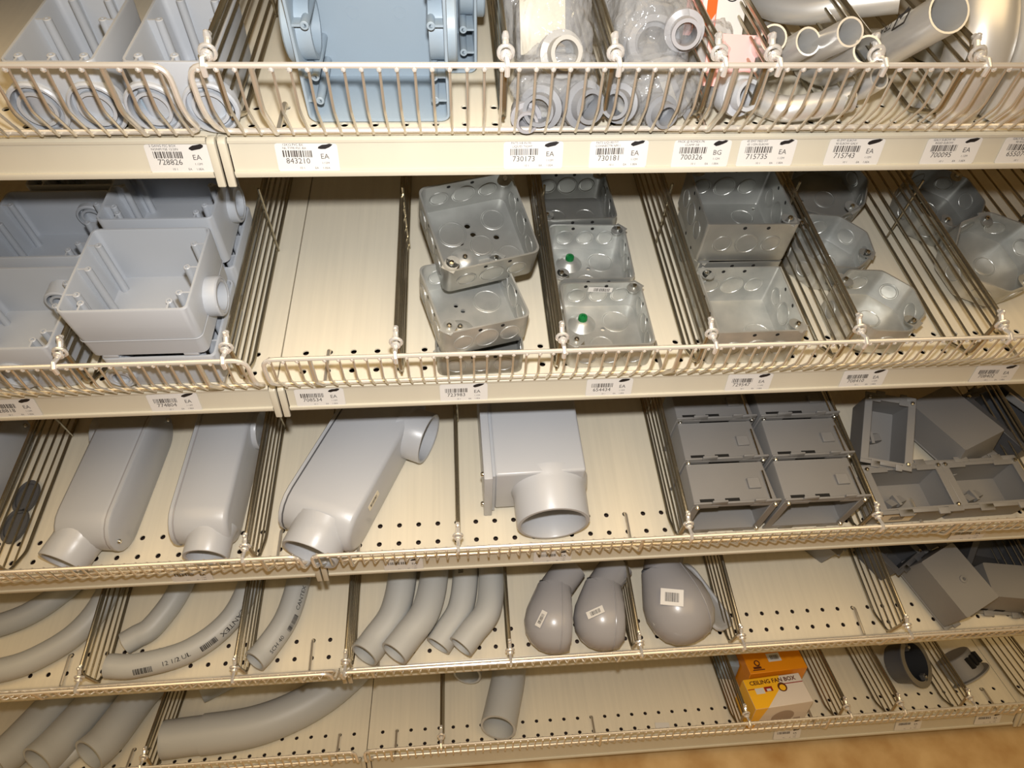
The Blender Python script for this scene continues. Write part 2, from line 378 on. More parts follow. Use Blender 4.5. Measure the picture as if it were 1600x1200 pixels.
DIV = {0: [(.75, 'between the PVC boxes and the big blue-grey box'), (9.2, 'between the blue-grey boxes and the first clear bags'), (12.45, 'between the first and second piles of clear bags'), (15.6, 'just before the bag with the orange stripe'), (17.25, 'between the orange-striped bag and the bent steel tubes'), (20.5, 'beneath the printed thick steel tube'), (23.75, 'against the fat shiny steel elbows')],
       1: [(-6.9, 'under the front corner of the topmost PVC box'), (-1.05, 'between the PVC boxes and the empty compartment'), (5.15, 'between the empty compartment and the tilted steel box'), (11.45, 'between the tilted box and the green screw boxes'), (17.3, 'between the green-screw boxes and the deep steel boxes'), (23.3, 'between the deep boxes and the octagon row'), (29.25, 'leaned on by the lone octagon box'), (35.8, 'past the lone octagon box, last of that shelf')],
       2: [(-14.4, 'beside the conduit body with dark gasket'), (-2.75, 'between the slim conduit body and the large slanted one'), (7.1, 'between the slanted conduit body and the square one'), (18.3, 'against the two columns of dark grey boxes'), (27.9, 'between the dark box columns and the loose boxes'), (37.9, 'past the loose dark grey boxes')],
       3: [(-13.6, 'between the two pairs of long elbows'), (-5.45, 'next to the elbow printed in black letters'), (.55, 'between the single elbow and the four elbows'), (9.7, 'between the four elbows and the hooded caps'), (17.15, 'between the two hooded caps and the large one'), (23.15, 'between the large hooded cap and the bare stretch'), (33.2, 'against the heap of charcoal boxes'), (42.6, 'past the heap of charcoal boxes')],
       4: [(-13.8, 'between the three fat conduits and the sweeping bend'), (5.3, 'standing alone beside the short upright conduit'), (26.2, 'against the yellow carton'), (33.4, 'just past the yellow carton'), (37.3, 'under the round charcoal box'), (42.45, 'under the broken charcoal box'), (48.6, 'at the far end past the round boxes')]}
for k, L in DIV.items():
    for X, lab in L:
        o = thing('wire_divider', 'chrome wire divider, %s shelf, %s' % (LEVEL[k], lab), 'wire divider', k, (X, 0, 0))
        place(DFRAME, 'frame', o)
        for z in (.7, 1.3, 1.9, 2.45, 2.82): place(DWIRE, 'wire', o, TI(0, 0, z))
        place(DBRACE, 'brace', o); place(DCLIP, 'clip', o)

# ------------------------------------------------------------------ price tags
# fascia plane runs from (y,z)=(-1.765,-.21) to (-1.985,-1.13)
def fascia_matrix(x):
    a, bq = Vector((0, -1.772, -.19)), Vector((0, -2.0, -1.06)); dn = (bq - a).normalized()
    up = -dn; nrm = Vector((1, 0, 0)).cross(up)
    Mx = Matrix((Vector((1, 0, 0)), up, nrm)).transposed().to_4x4()
    Mx.translation = (a + bq) / 2 * IN + Vector((x * IN, 0, 0)) + nrm * (.012 * IN)
    return Mx
def price_tag(k, x, num, unit, l1, l2, tilt=0.0, w_=2.0, lab=None, dy=0.0):
    c = MB(); c.loft([rrect(w_, .94, .1, 0), rrect(w_, .94, .1, .012)])
    o = c.build('price_tag', WHITE, smooth=0); o.matrix_world = SM[k] @ fascia_matrix(x) @ TI(0, dy, .0) @ RZ(tilt)
    tag(o, lab, 'price tag', 'price tags along the %s shelf' % LEVEL[k])
    p = MB(); barcode(p, -.78 * w_ / 2, .16, .02, .24, .018); p.build('barcode', GREYINK, o, smooth=0)
    t = MB()
    for s_, size, x_, y_ in ((num, .26, -.32, -.19), (unit, .24, .56, -.03), (l1, .105, -.42, .39), (l2, .105, -.38, .28), ('10 1', .1, -.22, -.37), ('EA', .1, .25, -.37), ('1.12M', .1, .56, -.2), ('1.0EA', .1, .56, -.37)):
        if s_: t.add(*text_mb(s_, size), TR(x_, y_, .018))
    t.build('print', GREYINK, o, smooth=0)
    s_ = MB(); q = [(-.22, .02), (-.1, .09), (.02, .1), (.14, .13), (.25, .1), (.2, .03), (.1, -.03), (-.02, -.06), (-.16, -.09), (-.24, -.05)]
    s_.add([(.62 + a + RND.uniform(-.02, .02), .36 + bq * .9 + RND.uniform(-.015, .015), .02) for a, bq in q], [tuple(range(len(q)))]); s_.build('marker_blot', INK, o, smooth=0)
TAGL = ['next to the seam, under the twin hub boxes', 'under the large standing blue-grey box', 'under the cream card bag', 'under the large grey connector bag', 'marked BG, under the pink printed bag', 'under the three tube mouths, beside the BG tag', 'under the printed thick tube', 'under the fat steel elbows', 'cut off by the picture edge']
for i_, (x, n_, u, a, b_) in enumerate(((-1.3, '728826', 'EA', '2 GANG FSC BOX', 'NONM FSE 12/2IN'), (2.78, '843210', 'EA', '12X12 PVC BX', 'NL TYPE FSC BX'), (10.24, '730173', 'EA', 'PATS 3/8 IN 90', 'LIQUID TIGHT'), (13.15, '730181', 'EA', 'PATS LIQUIDTIT', 'CONNECTR NM 1'), (16.03, '700326', 'BG', 'PACK @ ROMEX PK', 'CLAMP 3/8'), (18.34, '715735', 'EA', '45 EMT MED FIT', '45 1/2IN ELBOW'), (21.5, '715743', 'EA', '45 EMT ELBOW', '90 ELBOW GALV'), (25.06, '700095', 'EA', 'GALV ELBOW 90', 'RIGID ELBOW'), (27.9, '655074', 'EA', 'GALV ELBOW', '90 RIGID'))):
    price_tag(0, x, n_, u, a, b_, RND.uniform(-1.0, 1.0), lab='white tag on the top shelf edge, ' + TAGL[i_])
TAGM = ['cut off by the picture edge', 'below the topmost open PVC box', 'just past the seam, below the empty compartment', 'below the heap of tilted steel boxes', 'below the green screw boxes', 'below the deep steel boxes', 'below the row of octagon boxes', 'below the shiny leaning octagon box']
for i_, (x, n_) in enumerate(((-10.5, '728818'), (-4.2, '774804'), (1.66, '708534'), (7.62, '723983'), (13.84, '654434'), (20.0, '729547'), (25.2, '708410'), (31.3, '708402'))):
    price_tag(1, x, n_, 'EA', '', '', RND.uniform(-1.0, 1.0), lab='white price tag on the second shelf edge, ' + TAGM[i_])
for x, lb in ((-6.4, 'under the slim conduit body'), (4.2, 'under the large slanted conduit body'), (11.95, 'under the square conduit body'), (34.9, 'under the two joined dark boxes')):
    price_tag(2, x, '', 'EA', 'PVC LB', '', 0, lab='white tag behind the fence wires, %s on the third shelf' % lb)
for x, lb in ((30.1, 'just past the yellow carton'), (39.3, 'below the round charcoal box'), (45.5, 'past the broken charcoal box')):
    price_tag(4, x, '', 'EA', '', '', 0, lab='small white price tag on the lowest shelf edge, %s' % lb)

# ------------------------------------------------------------------ PVC junction boxes
def junction_box(name, label, k, loc, w_, d, h, rot=None, bosses=((-1, -.62), (-1, .0), (-1, .6), (1, -.62), (1, .0), (1, .6), (-.7, -1), (.7, -1)), hubs=(), m=PVC_BOX, draft=.1, feet=False, bump_floor=False, ledge=False, group=None, r=.28):
    o = thing(name, label, 'junction box', k, loc, rot, group)
    t = .13; c = MB()
    c.loft([rrect(w_ - 2 * draft - .1, d - 2 * draft - .1, r, 0), rrect(w_ - 2 * draft, d - 2 * draft, r, .06),
            rrect(w_ - draft, d - draft, r, h * .5), rrect(w_ - .02, d - .02, r, h - .05), rrect(w_ - .07, d - .07, r, h), rrect(w_ - 2 * t + .04, d - 2 * t + .04, r * .6, h),
            rrect(w_ - 2 * t, d - 2 * t, r * .6, h - .05), rrect(w_ - 2 * t - 2 * draft, d - 2 * t - 2 * draft, r * .6, .14)])
    c.build('shell', m, o, smooth=35)
    if ledge:
        l = MB(); zz = h * .36
        l.loft([rrect(w_ - draft * 1.3 + .03, d - draft * 1.3 + .03, r, zz - .03), rrect(w_ - draft * 1.3 + .06, d - draft * 1.3 + .06, r, zz), rrect(w_ - draft * 1.3 + .03, d - draft * 1.3 + .03, r, zz + .03)], False, False)
        l.build('ledge', m, o)
    bm_ = MB(); hh = h - .14
    bm_.lathe([(.15, 0), (.13, hh - .02), (.11, hh), (.06, hh), (.06, hh - .3), (.0005, hh - .3)], 12)
    wi = MB(); wi.box(-.035, .035, 0, .37, .02, hh - .02)
    bme, wme = bm_.build('screw_boss', m, link=False), wi.build('web', m, smooth=0, link=False)
    for sx, sy in bosses:
        if abs(sx) == 1: x, y, a = sx * (w_ / 2 - t - .36), sy * (d / 2 - .1), (-90 if sx > 0 else 90)
        else: x, y, a = sx * (w_ / 2 - .1), sy * (d / 2 - t - .36), (0 if sy > 0 else 180)
        bo = place(bme, 'screw_boss', o, TI(x, y, .12))
        place(wme, 'web', bo, RZ(a))
    for (p, ax, ro, ri, ln, inn) in hubs:      # position, axis rotation matrix, radii, outward length, inward length
        hb = MB()
        hb.lathe([(ri, -inn), (ro * .93, -inn), (ro * .93, 0), (ro, .02), (ro, ln - .05), (ro - .05, ln), (ro - .12, ln), (ro - .13, -.3), (ri + .1, -.3), (ri + .1, ln - .02), (ri, ln - .02), (ri, -inn)], 32)
        ho = hb.build('hub', m, o); ho.matrix_local = TI(*p) @ ax
        dk = MB(); dk.lathe([(ri, -min(inn, .08)), (.0005, -min(inn, .08))], 24); do = dk.build('knockout', PVC_BLUE, ho)
    if m is PVC_BLUE:
        mk = MB()
        mk.lathe([(.26, .13), (.24, .22), (.15, .25), (.0005, .25)], 18, TR(.1, 1.0, 0)); mk.build('moulded_dot', m, o)
        for xx in (-.75, .75): q2 = MB(); q2.lathe([(.22, .131), (.22, .15), (.18, .15), (.18, .131)], 18, TR(xx, -.1, 0)); q2.build('moulded_ring', m, o)
    if feet:
        for x in (-w_ * .33, w_ * .33):
            fb = MB(); fb.box(-.28, .28, -.12, .3, -.12, .05); fo_ = fb.build('foot', m, o, bevel=.03); fo_.matrix_local = TI(x, -d / 2 + .22, 0)
    return o
FRONT, BACKW, RIGHTW, LEFTW = RX(90), RX(-90), RY(90), RY(-90)
junction_box('junction_box', 'pale grey PVC box with twin front hubs, at the picture corner', 0, (-4.1, .75, 0), 2.65, 4.5, 2.3, bosses=((-.75, -1), (0, -1), (.75, -1), (-1, .2), (1, .2), (-.4, 1), (.5, 1)), hubs=(((-.86, -2.1, .9), FRONT, .84, .45, .3, .1), ((.86, -2.1, .9), FRONT, .84, .45, .3, .1)))
junction_box('junction_box', 'pale grey PVC box with twin front hubs, next to the top shelf seam', 0, (-.72, .75, 0), 2.65, 4.5, 2.3, bosses=((-.75, -1), (0.1, -1), (.75, -1), (-1, .2), (1, .2), (-.4, 1), (.5, 1)), hubs=(((-.86, -2.1, .9), FRONT, .84, .45, .3, .1), ((.86, -2.1, .9), FRONT, .84, .45, .3, .1)))
# large boxes standing on edge, mouth towards the aisle
ST = TI(0, 0, 0) @ RX(90)
def standing_box(label, x, y):
    junction_box('large_junction_box', label, 0, (x, y, 2.42), 4.65, 4.8, 2.7, RX(90),
        bosses=((-1, -.72), (-1, -.38), (-1, .3), (-1, .72), (1, -.72), (1, -.38), (1, .3), (1, .72)), m=PVC_BLUE, draft=.06,
        hubs=(((-2.25, .1, 1.45), LEFTW, 1.05, .35, .45), ((2.25, .1, 1.45), RIGHTW, 1.05, .35, .45)) and (((-2.25, .15, 1.45), LEFTW, 1.05, .82, .35, .5), ((2.25, .15, 1.45), RIGHTW, 1.05, .82, .35, .5)))
standing_box('large blue-grey PVC box standing on edge, its open mouth towards the aisle', 5.2, 1.7)
standing_box('blue-grey PVC box standing behind the large open-mouthed one, partly hidden', 6.2, 4.75)
# second shelf
H2 = 2.5
junction_box('junction_box', 'light grey open PVC box stacked topmost, its side hub by the wire divider', 1, (-4.2, .6, 1.95), 4.5, 4.4, 2.55, hubs=(((2.08, -.25, 1.2), RIGHTW, .78, .55, .62, .1),), feet=True, ledge=True)
junction_box('junction_box', 'light grey PVC box lying beneath the topmost open box on the second shelf', 1, (-4.0, .55, 0), 4.3, 4.2, 1.8, hubs=(((-1.75, -2.0, .75), FRONT, .55, .32, .25, .1),), ledge=False)
junction_box('junction_box', 'light grey PVC box behind the topmost open box, half in shade', 1, (-4.3, 5.5, 1.95), 4.5, 4.4, 2.5, hubs=(((2.1, .3, 1.25), RIGHTW, .8, .55, .45, .1),))
junction_box('junction_box', 'light grey PVC box low at the rear under the half shaded one', 1, (-4.1, 5.3, 0), 4.3, 4.2, 1.85)
junction_box('junction_box', 'light grey open PVC box with a hub in its front wall, by the fence', 1, (-9.9, .7, 0), 4.5, 4.4, 2.5, hubs=(((.3, -2.1, .95), FRONT, .72, .5, .25, .1), ((1.0, 1.98, 1.3), FRONT, .62, .3, .75, .1)))
junction_box('junction_box', 'shaded PVC box behind the one with the front hub', 1, (-10.2, 5.6, 0.0), 4.6, 4.4, 2.5, hubs=(((1.0, 1.98, 1.3), FRONT, .68, .36, .3, .1),))
junction_box('junction_box', 'grey PVC box farthest back, deep in shade', 1, (-9.6, 10.2, 0.0), 4.6, 4.2, 2.5)

# ------------------------------------------------------------------ galvanized boxes
def knock_mesh(r, name='knockout', m=GALV):
    k_ = MB(); k_.lathe([(r, 0), (r, .02), (r - .02, .03), (r - .05, .03), (r - .07, .008), (r - .1, .016), (.0005, .016)], 24); return k_.build(name, m, link=False, smooth=8)
KO_L = {r: knock_mesh(r) for r in (.42, .52, .62)}
KO_D = {r: knock_mesh(r, m=GALV_DARK) for r in (.42, .52, .62)}
sb = MB(); sb.lathe([(.12, 0), (.12, .07), (.09, .13), (.0005, .15)], 10); SCREW_ME = sb.build('screw', SCREW, link=False)
gs = MB(); gs.lathe([(.21, -.03), (.21, .12), (.19, .2), (.08, .23), (.08, .14), (.0005, .14)], 12); GSCREW_ME = gs.build('ground_screw', GREEN, link=False)
dm = MB(); dm.lathe([(.62, 0), (.52, .08), (.36, .25), (.24, .32), (.0005, .33)], 20); DOME_ME = dm.build('dome', GALV, link=False)
er = MB(); er.box(-.27, .27, -.42, .05, -.03, .03); er.lathe([(.27, -.03), (.27, .03)], 14, TR(0, -.4, 0), True, True); EAR_ME = er.build('ear', GALV, smooth=30, link=False)
def steel_box(name, label, k, loc, w_, h, rot=None, sides=8, r=.3, m=GALV, green=False, dome=(-.9, -.6), holes=(), kos=((.75, .4, .62),), sideko=3, pale=True, octo=False, group=None, cat='electrical box', ears=((-1, -1), (1, 1)), sticker=False):
    o = thing(name, label, cat, k, loc, rot, group); KO = KO_D if m is GALV_DARK else KO_L
    if octo:
        def ring(s_, z, rr=.16):
            R_o = s_ / 2 / math.cos(math.pi / 8); P = [Vector((R_o * math.cos(math.pi / 8 + i * math.pi / 4), R_o * math.sin(math.pi / 8 + i * math.pi / 4))) for i in range(8)]
            out_ = []
            for i in range(8):
                a, b_, c_ = P[i - 1], P[i], P[(i + 1) % 8]
                for t in (0, .5, 1):
                    p0 = b_ + (a - b_).normalized() * rr; p1 = b_ + (c_ - b_).normalized() * rr
                    q = p0 * (1 - t) ** 2 + b_ * 2 * t * (1 - t) + p1 * t * t; out_.append((q.x, q.y, z))
            return out_
    else:
        ring = lambda s_, z: rrect(s_, s_, r, z)
    t = .07; c = MB()
    loops = [ring(w_ - .24, 0), ring(w_ - .08, .04), ring(w_, .14), ring(w_, h), ring(w_ - 2 * t, h), ring(w_ - 2 * t, .2), ring(w_ - 2 * t - .1, .09)]
    c.loft(loops, False, False)
    vs, fs = sheet([p[:2] for p in loops[-1]], holes, .09); c.add(vs, fs)
    vs, fs = sheet([p[:2] for p in loops[0]], holes, 0); c.add(vs, fs)
    c.build('shell', m, o, smooth=35)
    for x, y, rr in kos: place(KO[rr], 'knockout', o, TI(x, y, .09))
    step = 90 if not octo else 45
    for a in range(0, 360, step):
        Ma = RZ(a)
        xs = (-w_ * .27, 0, w_ * .27) if not octo else (0,)
        for i, xx in enumerate(xs[:sideko] if not octo else xs):
            rr = .42 if octo or i != 1 else .52
            if rr > h * .34: rr = .42
            place(KO[rr], 'knockout', o, Ma @ TI(xx, -w_ / 2, h * .5) @ RX(90))
            place(KO[rr], 'knockout', o, Ma @ TI(xx, -w_ / 2 + t, h * .5) @ RX(-90))
        if not octo:
            dd = MB()
            for xx in (-.3 * w_ / 3.6, .62 * w_ / 3.6): dd.lathe([(.085, 0), (.0005, 0)], 10, TR(xx, -w_ / 2 + t + .004, h - .2) @ RX(-90)); dd.lathe([(.085, 0), (.0005, 0)], 10, TR(xx, -w_ / 2 - .004, h - .2) @ RX(90))
            q = dd.build('screw_hole', HOLE, o, smooth=0); q.matrix_local = Ma; q['kind'] = 'stuff'
    if dome:
        dq = place(DOME_ME, 'dome', o, TI(dome[0], dome[1], .09))
        place(GSCREW_ME if green else SCREW_ME, 'ground_screw' if green else 'screw', dq, TI(0, 0, .3))
    for sx, sy in ears:
        ang = math.degrees(math.atan2(sy, sx)) + 90
        rad = (w_ / 2 * 1.32) if not octo else (w_ / 2 * 1.04)
        e = place(EAR_ME, 'ear', o, RZ(math.degrees(math.atan2(sy, sx)) - 90) @ TI(0, rad, h - .04))
        place(SCREW_ME, 'screw', e, TI(0, -.3, .03))
    if sticker:
        s_ = MB(); s_.box(-.55, .55, -.14, .14, 0, .01); q = s_.build('sticker', WHITE, o); q.matrix_local = TI(.05, w_ / 2 - t - .02, h * .74) @ RX(90) @ RZ(-4)
        bc = MB(); barcode(bc, -.3, .45, -.1, .1, .015); bc.build('barcode', GREYINK, q, smooth=0)
    return o
HL = ((.1, .28, .1), (-.75, -.75, .11), (.62, -.8, .08), (1.05, -.75, .11), (-1.1, -.7, .08))
g3 = 'square steel boxes with green screws'
steel_box('square_steel_box', 'square galvanized box with green ground screw and barcode sticker, at the fence', 1, (13.75, .45, 0), 3.6, 1.5, RZ(0), green=True, dome=(-.8, .62), holes=HL, kos=((.72, .72, .62), (-.1, -.62, .52)), sticker=True)
steel_box('square_steel_box', 'square galvanized box with green ground screw, middle of its row of three', 1, (13.62, 4.25, 0), 3.6, 1.5, RZ(-1.5), green=True, dome=(-.8, .62), holes=HL, kos=((.72, .72, .62), (-.1, -.62, .52)))
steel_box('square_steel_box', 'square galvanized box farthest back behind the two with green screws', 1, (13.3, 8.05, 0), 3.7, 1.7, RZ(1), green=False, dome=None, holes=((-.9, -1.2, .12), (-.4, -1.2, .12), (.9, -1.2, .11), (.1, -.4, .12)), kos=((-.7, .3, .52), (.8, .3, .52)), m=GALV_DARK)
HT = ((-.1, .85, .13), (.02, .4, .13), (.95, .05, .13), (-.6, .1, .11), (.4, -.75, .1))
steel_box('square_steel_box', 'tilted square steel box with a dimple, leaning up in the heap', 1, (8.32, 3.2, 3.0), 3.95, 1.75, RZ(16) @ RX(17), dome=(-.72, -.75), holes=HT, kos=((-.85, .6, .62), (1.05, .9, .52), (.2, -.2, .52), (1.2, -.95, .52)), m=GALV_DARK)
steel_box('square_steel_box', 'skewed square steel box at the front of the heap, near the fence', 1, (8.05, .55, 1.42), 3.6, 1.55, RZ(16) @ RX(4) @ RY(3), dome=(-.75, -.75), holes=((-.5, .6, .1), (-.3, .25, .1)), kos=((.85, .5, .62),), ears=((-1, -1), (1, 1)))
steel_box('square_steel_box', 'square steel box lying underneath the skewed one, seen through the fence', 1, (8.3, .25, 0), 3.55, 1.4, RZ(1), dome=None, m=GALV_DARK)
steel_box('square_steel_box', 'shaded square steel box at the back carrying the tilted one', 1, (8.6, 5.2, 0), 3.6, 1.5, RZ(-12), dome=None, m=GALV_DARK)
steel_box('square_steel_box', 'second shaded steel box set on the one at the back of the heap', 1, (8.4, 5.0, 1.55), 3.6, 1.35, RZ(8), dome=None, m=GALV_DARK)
HD = ((-.2, -1.2, .12), (.9, -1.3, .12), (.6, -1.3, .07))
steel_box('deep_steel_box', 'deep galvanized box at the fence, empty, with round knockouts', 1, (19.85, .5, 0), 3.75, 2.1, RZ(0), r=.12, dome=None, holes=HD, kos=((.9, -.3, .62),), ears=((1, -1), (-1, 1)))
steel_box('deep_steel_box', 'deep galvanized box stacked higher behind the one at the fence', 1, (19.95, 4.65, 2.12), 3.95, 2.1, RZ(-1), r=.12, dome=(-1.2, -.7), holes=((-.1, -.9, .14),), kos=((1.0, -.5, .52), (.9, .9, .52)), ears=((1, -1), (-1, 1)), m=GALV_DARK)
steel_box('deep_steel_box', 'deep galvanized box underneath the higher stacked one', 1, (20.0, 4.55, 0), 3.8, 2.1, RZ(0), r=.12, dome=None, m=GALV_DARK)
HO = ((-.2, -.6, .12), (-.5, .3, .07))
steel_box('octagon_box', 'octagonal steel box nearest the fence in its row of three', 1, (25.9, .75, 0), 3.7, 1.55, RZ(-4), octo=True, dome=None, holes=HO, kos=((.3, .2, .52),), ears=((.85, -1), (-1, 1)))
steel_box('octagon_box', 'octagonal steel box in the middle of its row of three', 1, (25.2, 4.6, 0), 3.7, 1.55, RZ(-8), octo=True, dome=None, holes=HO, kos=((.3, .2, .52),), ears=((1, -.5), (-1, .8)))
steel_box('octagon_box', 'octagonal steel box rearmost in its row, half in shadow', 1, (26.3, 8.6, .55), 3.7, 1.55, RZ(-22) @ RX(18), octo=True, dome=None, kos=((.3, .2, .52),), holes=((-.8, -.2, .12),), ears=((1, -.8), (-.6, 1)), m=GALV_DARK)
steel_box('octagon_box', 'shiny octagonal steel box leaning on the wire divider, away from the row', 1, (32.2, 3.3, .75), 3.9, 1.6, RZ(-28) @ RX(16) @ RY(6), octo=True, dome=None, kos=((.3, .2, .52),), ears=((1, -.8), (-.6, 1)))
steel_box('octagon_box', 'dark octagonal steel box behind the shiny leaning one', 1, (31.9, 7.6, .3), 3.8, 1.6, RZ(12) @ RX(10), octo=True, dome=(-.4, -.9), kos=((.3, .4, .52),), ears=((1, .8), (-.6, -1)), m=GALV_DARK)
steel_box('octagon_box', 'octagonal steel box cut off by the picture edge on the second shelf', 1, (37.9, 4.6, 0), 3.8, 1.6, RZ(20), octo=True, dome=None, kos=((.3, .2, .52),), ears=((-1, 0), (1, 0)))

# ------------------------------------------------------------------ conduit bodies (third shelf)
def stadium(L, H, n=10, inset=0.0):
    R_ = H / 2 - inset; out_ = []
    for i in range(n + 1): a = math.radians(90 + 180 * i / n); out_.append((-L / 2 + H / 2 + R_ * math.cos(a), R_ * math.sin(a)))
    for i in range(n + 1): a = math.radians(-90 + 180 * i / n); out_.append((L / 2 - H / 2 + R_ * math.cos(a), R_ * math.sin(a)))
    return out_
def conduit_body(label, k, loc, L, H, wd, cover, rot, hubs, sticker=None):
    """stadium outline in the Y-Z plane, width along X; cover = +1/-1 side"""
    o = thing('conduit_fitting', label, 'conduit fitting', k, loc, rot)
    c = MB(); lo = lambda x, ins: [(x, y, z + H / 2) for y, z in stadium(L, H, 10, ins)]
    c.loft([lo(-wd / 2, .3), lo(-wd / 2 + .05, .12), lo(-wd / 2 + .22, 0), lo(wd / 2 - .22, 0), lo(wd / 2 - .05, .0 if cover > 0 else .12), lo(wd / 2, .02 if cover > 0 else .3)] if cover > 0 else [lo(-wd / 2, .02), lo(-wd / 2 + .05, 0), lo(wd / 2 - .22, 0), lo(wd / 2 - .05, .12), lo(wd / 2, .3)])
    c.build('body', PVC, o, smooth=50)
    cv = MB(); x = cover * wd / 2; s_ = cover
    cv.loft([lo(x + s_ * .03, .01), lo(x + s_ * .05, -.03), lo(x + s_ * .2, -.03), lo(x + s_ * .26, .05)]); co = cv.build('cover', PVC, o, smooth=40)
    gk = MB(); gk.loft([lo(x - s_ * .03, -.012), lo(x + s_ * .045, -.012)]); gk.build('gasket', DARKER if L > 9 else HOOD, o)
    for y in (-L / 2 + .38, L / 2 - .38): place(SCREW_ME, 'screw', co, TI(x + s_ * .26, y, H / 2) @ RY(90 * s_))
    for p, R3, ro, ln in hubs:
        hb = MB(); hb.lathe([(ro - .17, -.1), (ro - .17, ln - .03), (ro - .12, ln), (ro - .03, ln), (ro, ln - .04), (ro, .3), (ro + .04, .0), (ro + .1, -.3)][::-1], 32)
        hb.lathe([(ro - .17, .2), (.0005, .2)], 24)
        ho = hb.build('hub', PVC, o, smooth=40); ho.matrix_local = TI(*p) @ R3
    if sticker:
        s2 = MB(); s2.loft([rrect(.42, 1.05, .08, 0), rrect(.42, 1.05, .08, .01)]); q = s2.build('sticker', CREAMP, o); q.matrix_local = sticker
        bc = MB(); barcode(bc, -.34, .34, -.1, .1, .016, RZ(90).to_4x4()); bc.build('print', GREYINK, q, smooth=0)
    return o
conduit_body('grey PVC conduit body on its side, cover with a screw, hub end by the fence', 2, (-10.55, 2.9, 0), 7.8, 2.7, 2.5, 1, RZ(-5.5), (((-.45, -3.4, 1.25), RZ(-14) @ RX(90), 1.12, 1.35), ((-1.0, 2.6, 1.3), LEFTW, 1.1, .75)))
conduit_body('slim grey PVC conduit body lying straight beside the divider', 2, (-5.1, 2.9, 0), 7.9, 2.7, 2.5, -1, RZ(-2.5), (((.2, -3.4, 1.25), RX(90), 1.06, 1.3), ((1.0, 2.6, 1.3), RIGHTW, 1.1, .5)))
conduit_body('large slanted grey PVC conduit body with two wide hubs', 2, (2.0, 3.0, 0), 9.2, 3.0, 3.6, -1, RZ(-24), (((.05, -4.1, 1.56), RZ(3) @ RX(90), 1.42, 1.35), ((1.5, 2.6, 1.56), RIGHTW, 1.42, 1.3)), TI(1.82, -1.9, 1.9) @ RY(84) @ RZ(0))
o = conduit_body('grey PVC conduit body cut off at the picture edge, with a dark oval gasket', 2, (-17.9, 3.2, 0), 7.0, 2.7, 2.6, 1, RZ(-3), (((.1, -3.0, 1.3), RX(90), 1.15, .9),))
for i, (y, z) in enumerate(((1.6, .06), (-.3, .06))):
    el_ = lambda q, z_: [(1.62 + .58 * q * math.cos(t), y + .95 * q * math.sin(t), z_) for t in [2 * math.pi * j / 28 for j in range(28)]]
    g = MB(); g.loft([el_(1, 0), el_(1, .2), el_(.8, .2), el_(.76, .1), el_(.02, .1)])
    meshthing(g, 'rubber_gasket', DARKER, 'dark oval rubber gasket on the shelf behind the divider, %s' % ('farther back' if i == 0 else 'nearer the fence'), 'gasket', 2, (-17.0, .9 + .3 * i, .1))
# square pulling body
o = thing('square_conduit_fitting', 'square grey PVC pulling body with one wide round outlet in front', 'conduit fitting', 2, (11.15, 2.55, 0), RZ(1))
c = MB(); c.loft([[(x, y, z) for x, z in ((-2.2, .35), (-2.2, 4.0), (2.3, 4.0), (2.3, .35))] for y in (-2.0, 4.2)]); c.build('body', PVC, o, bevel=.14, seg=3, smooth=50)
c = MB(); c.box(-2.75, -2.32, -2.25, 4.4, .02, 4.15); cv = c.build('cover', PVC, o, bevel=.06)
c = MB(); c.box(-2.33, -2.18, -2.05, 4.2, .25, 4.0); c.build('gasket', PVC_BOX, o)
for y, z in ((-2.0, 3.75), (-2.0, .5)): place(SCREW_ME, 'screw', cv, TI(-2.75, y + .25, z) @ RY(-90))
hb = MB(); hb.lathe([(2.05, -.6), (1.95, -.1), (1.86, .1), (1.82, 1.72), (1.78, 1.77), (1.64, 1.77), (1.6, 1.7), (1.62, .0), (.0005, 0)], 48)
ho = hb.build('outlet', PVC, o); ho.matrix_local = TI(.6, -2.1, 2.08) @ RX(90)

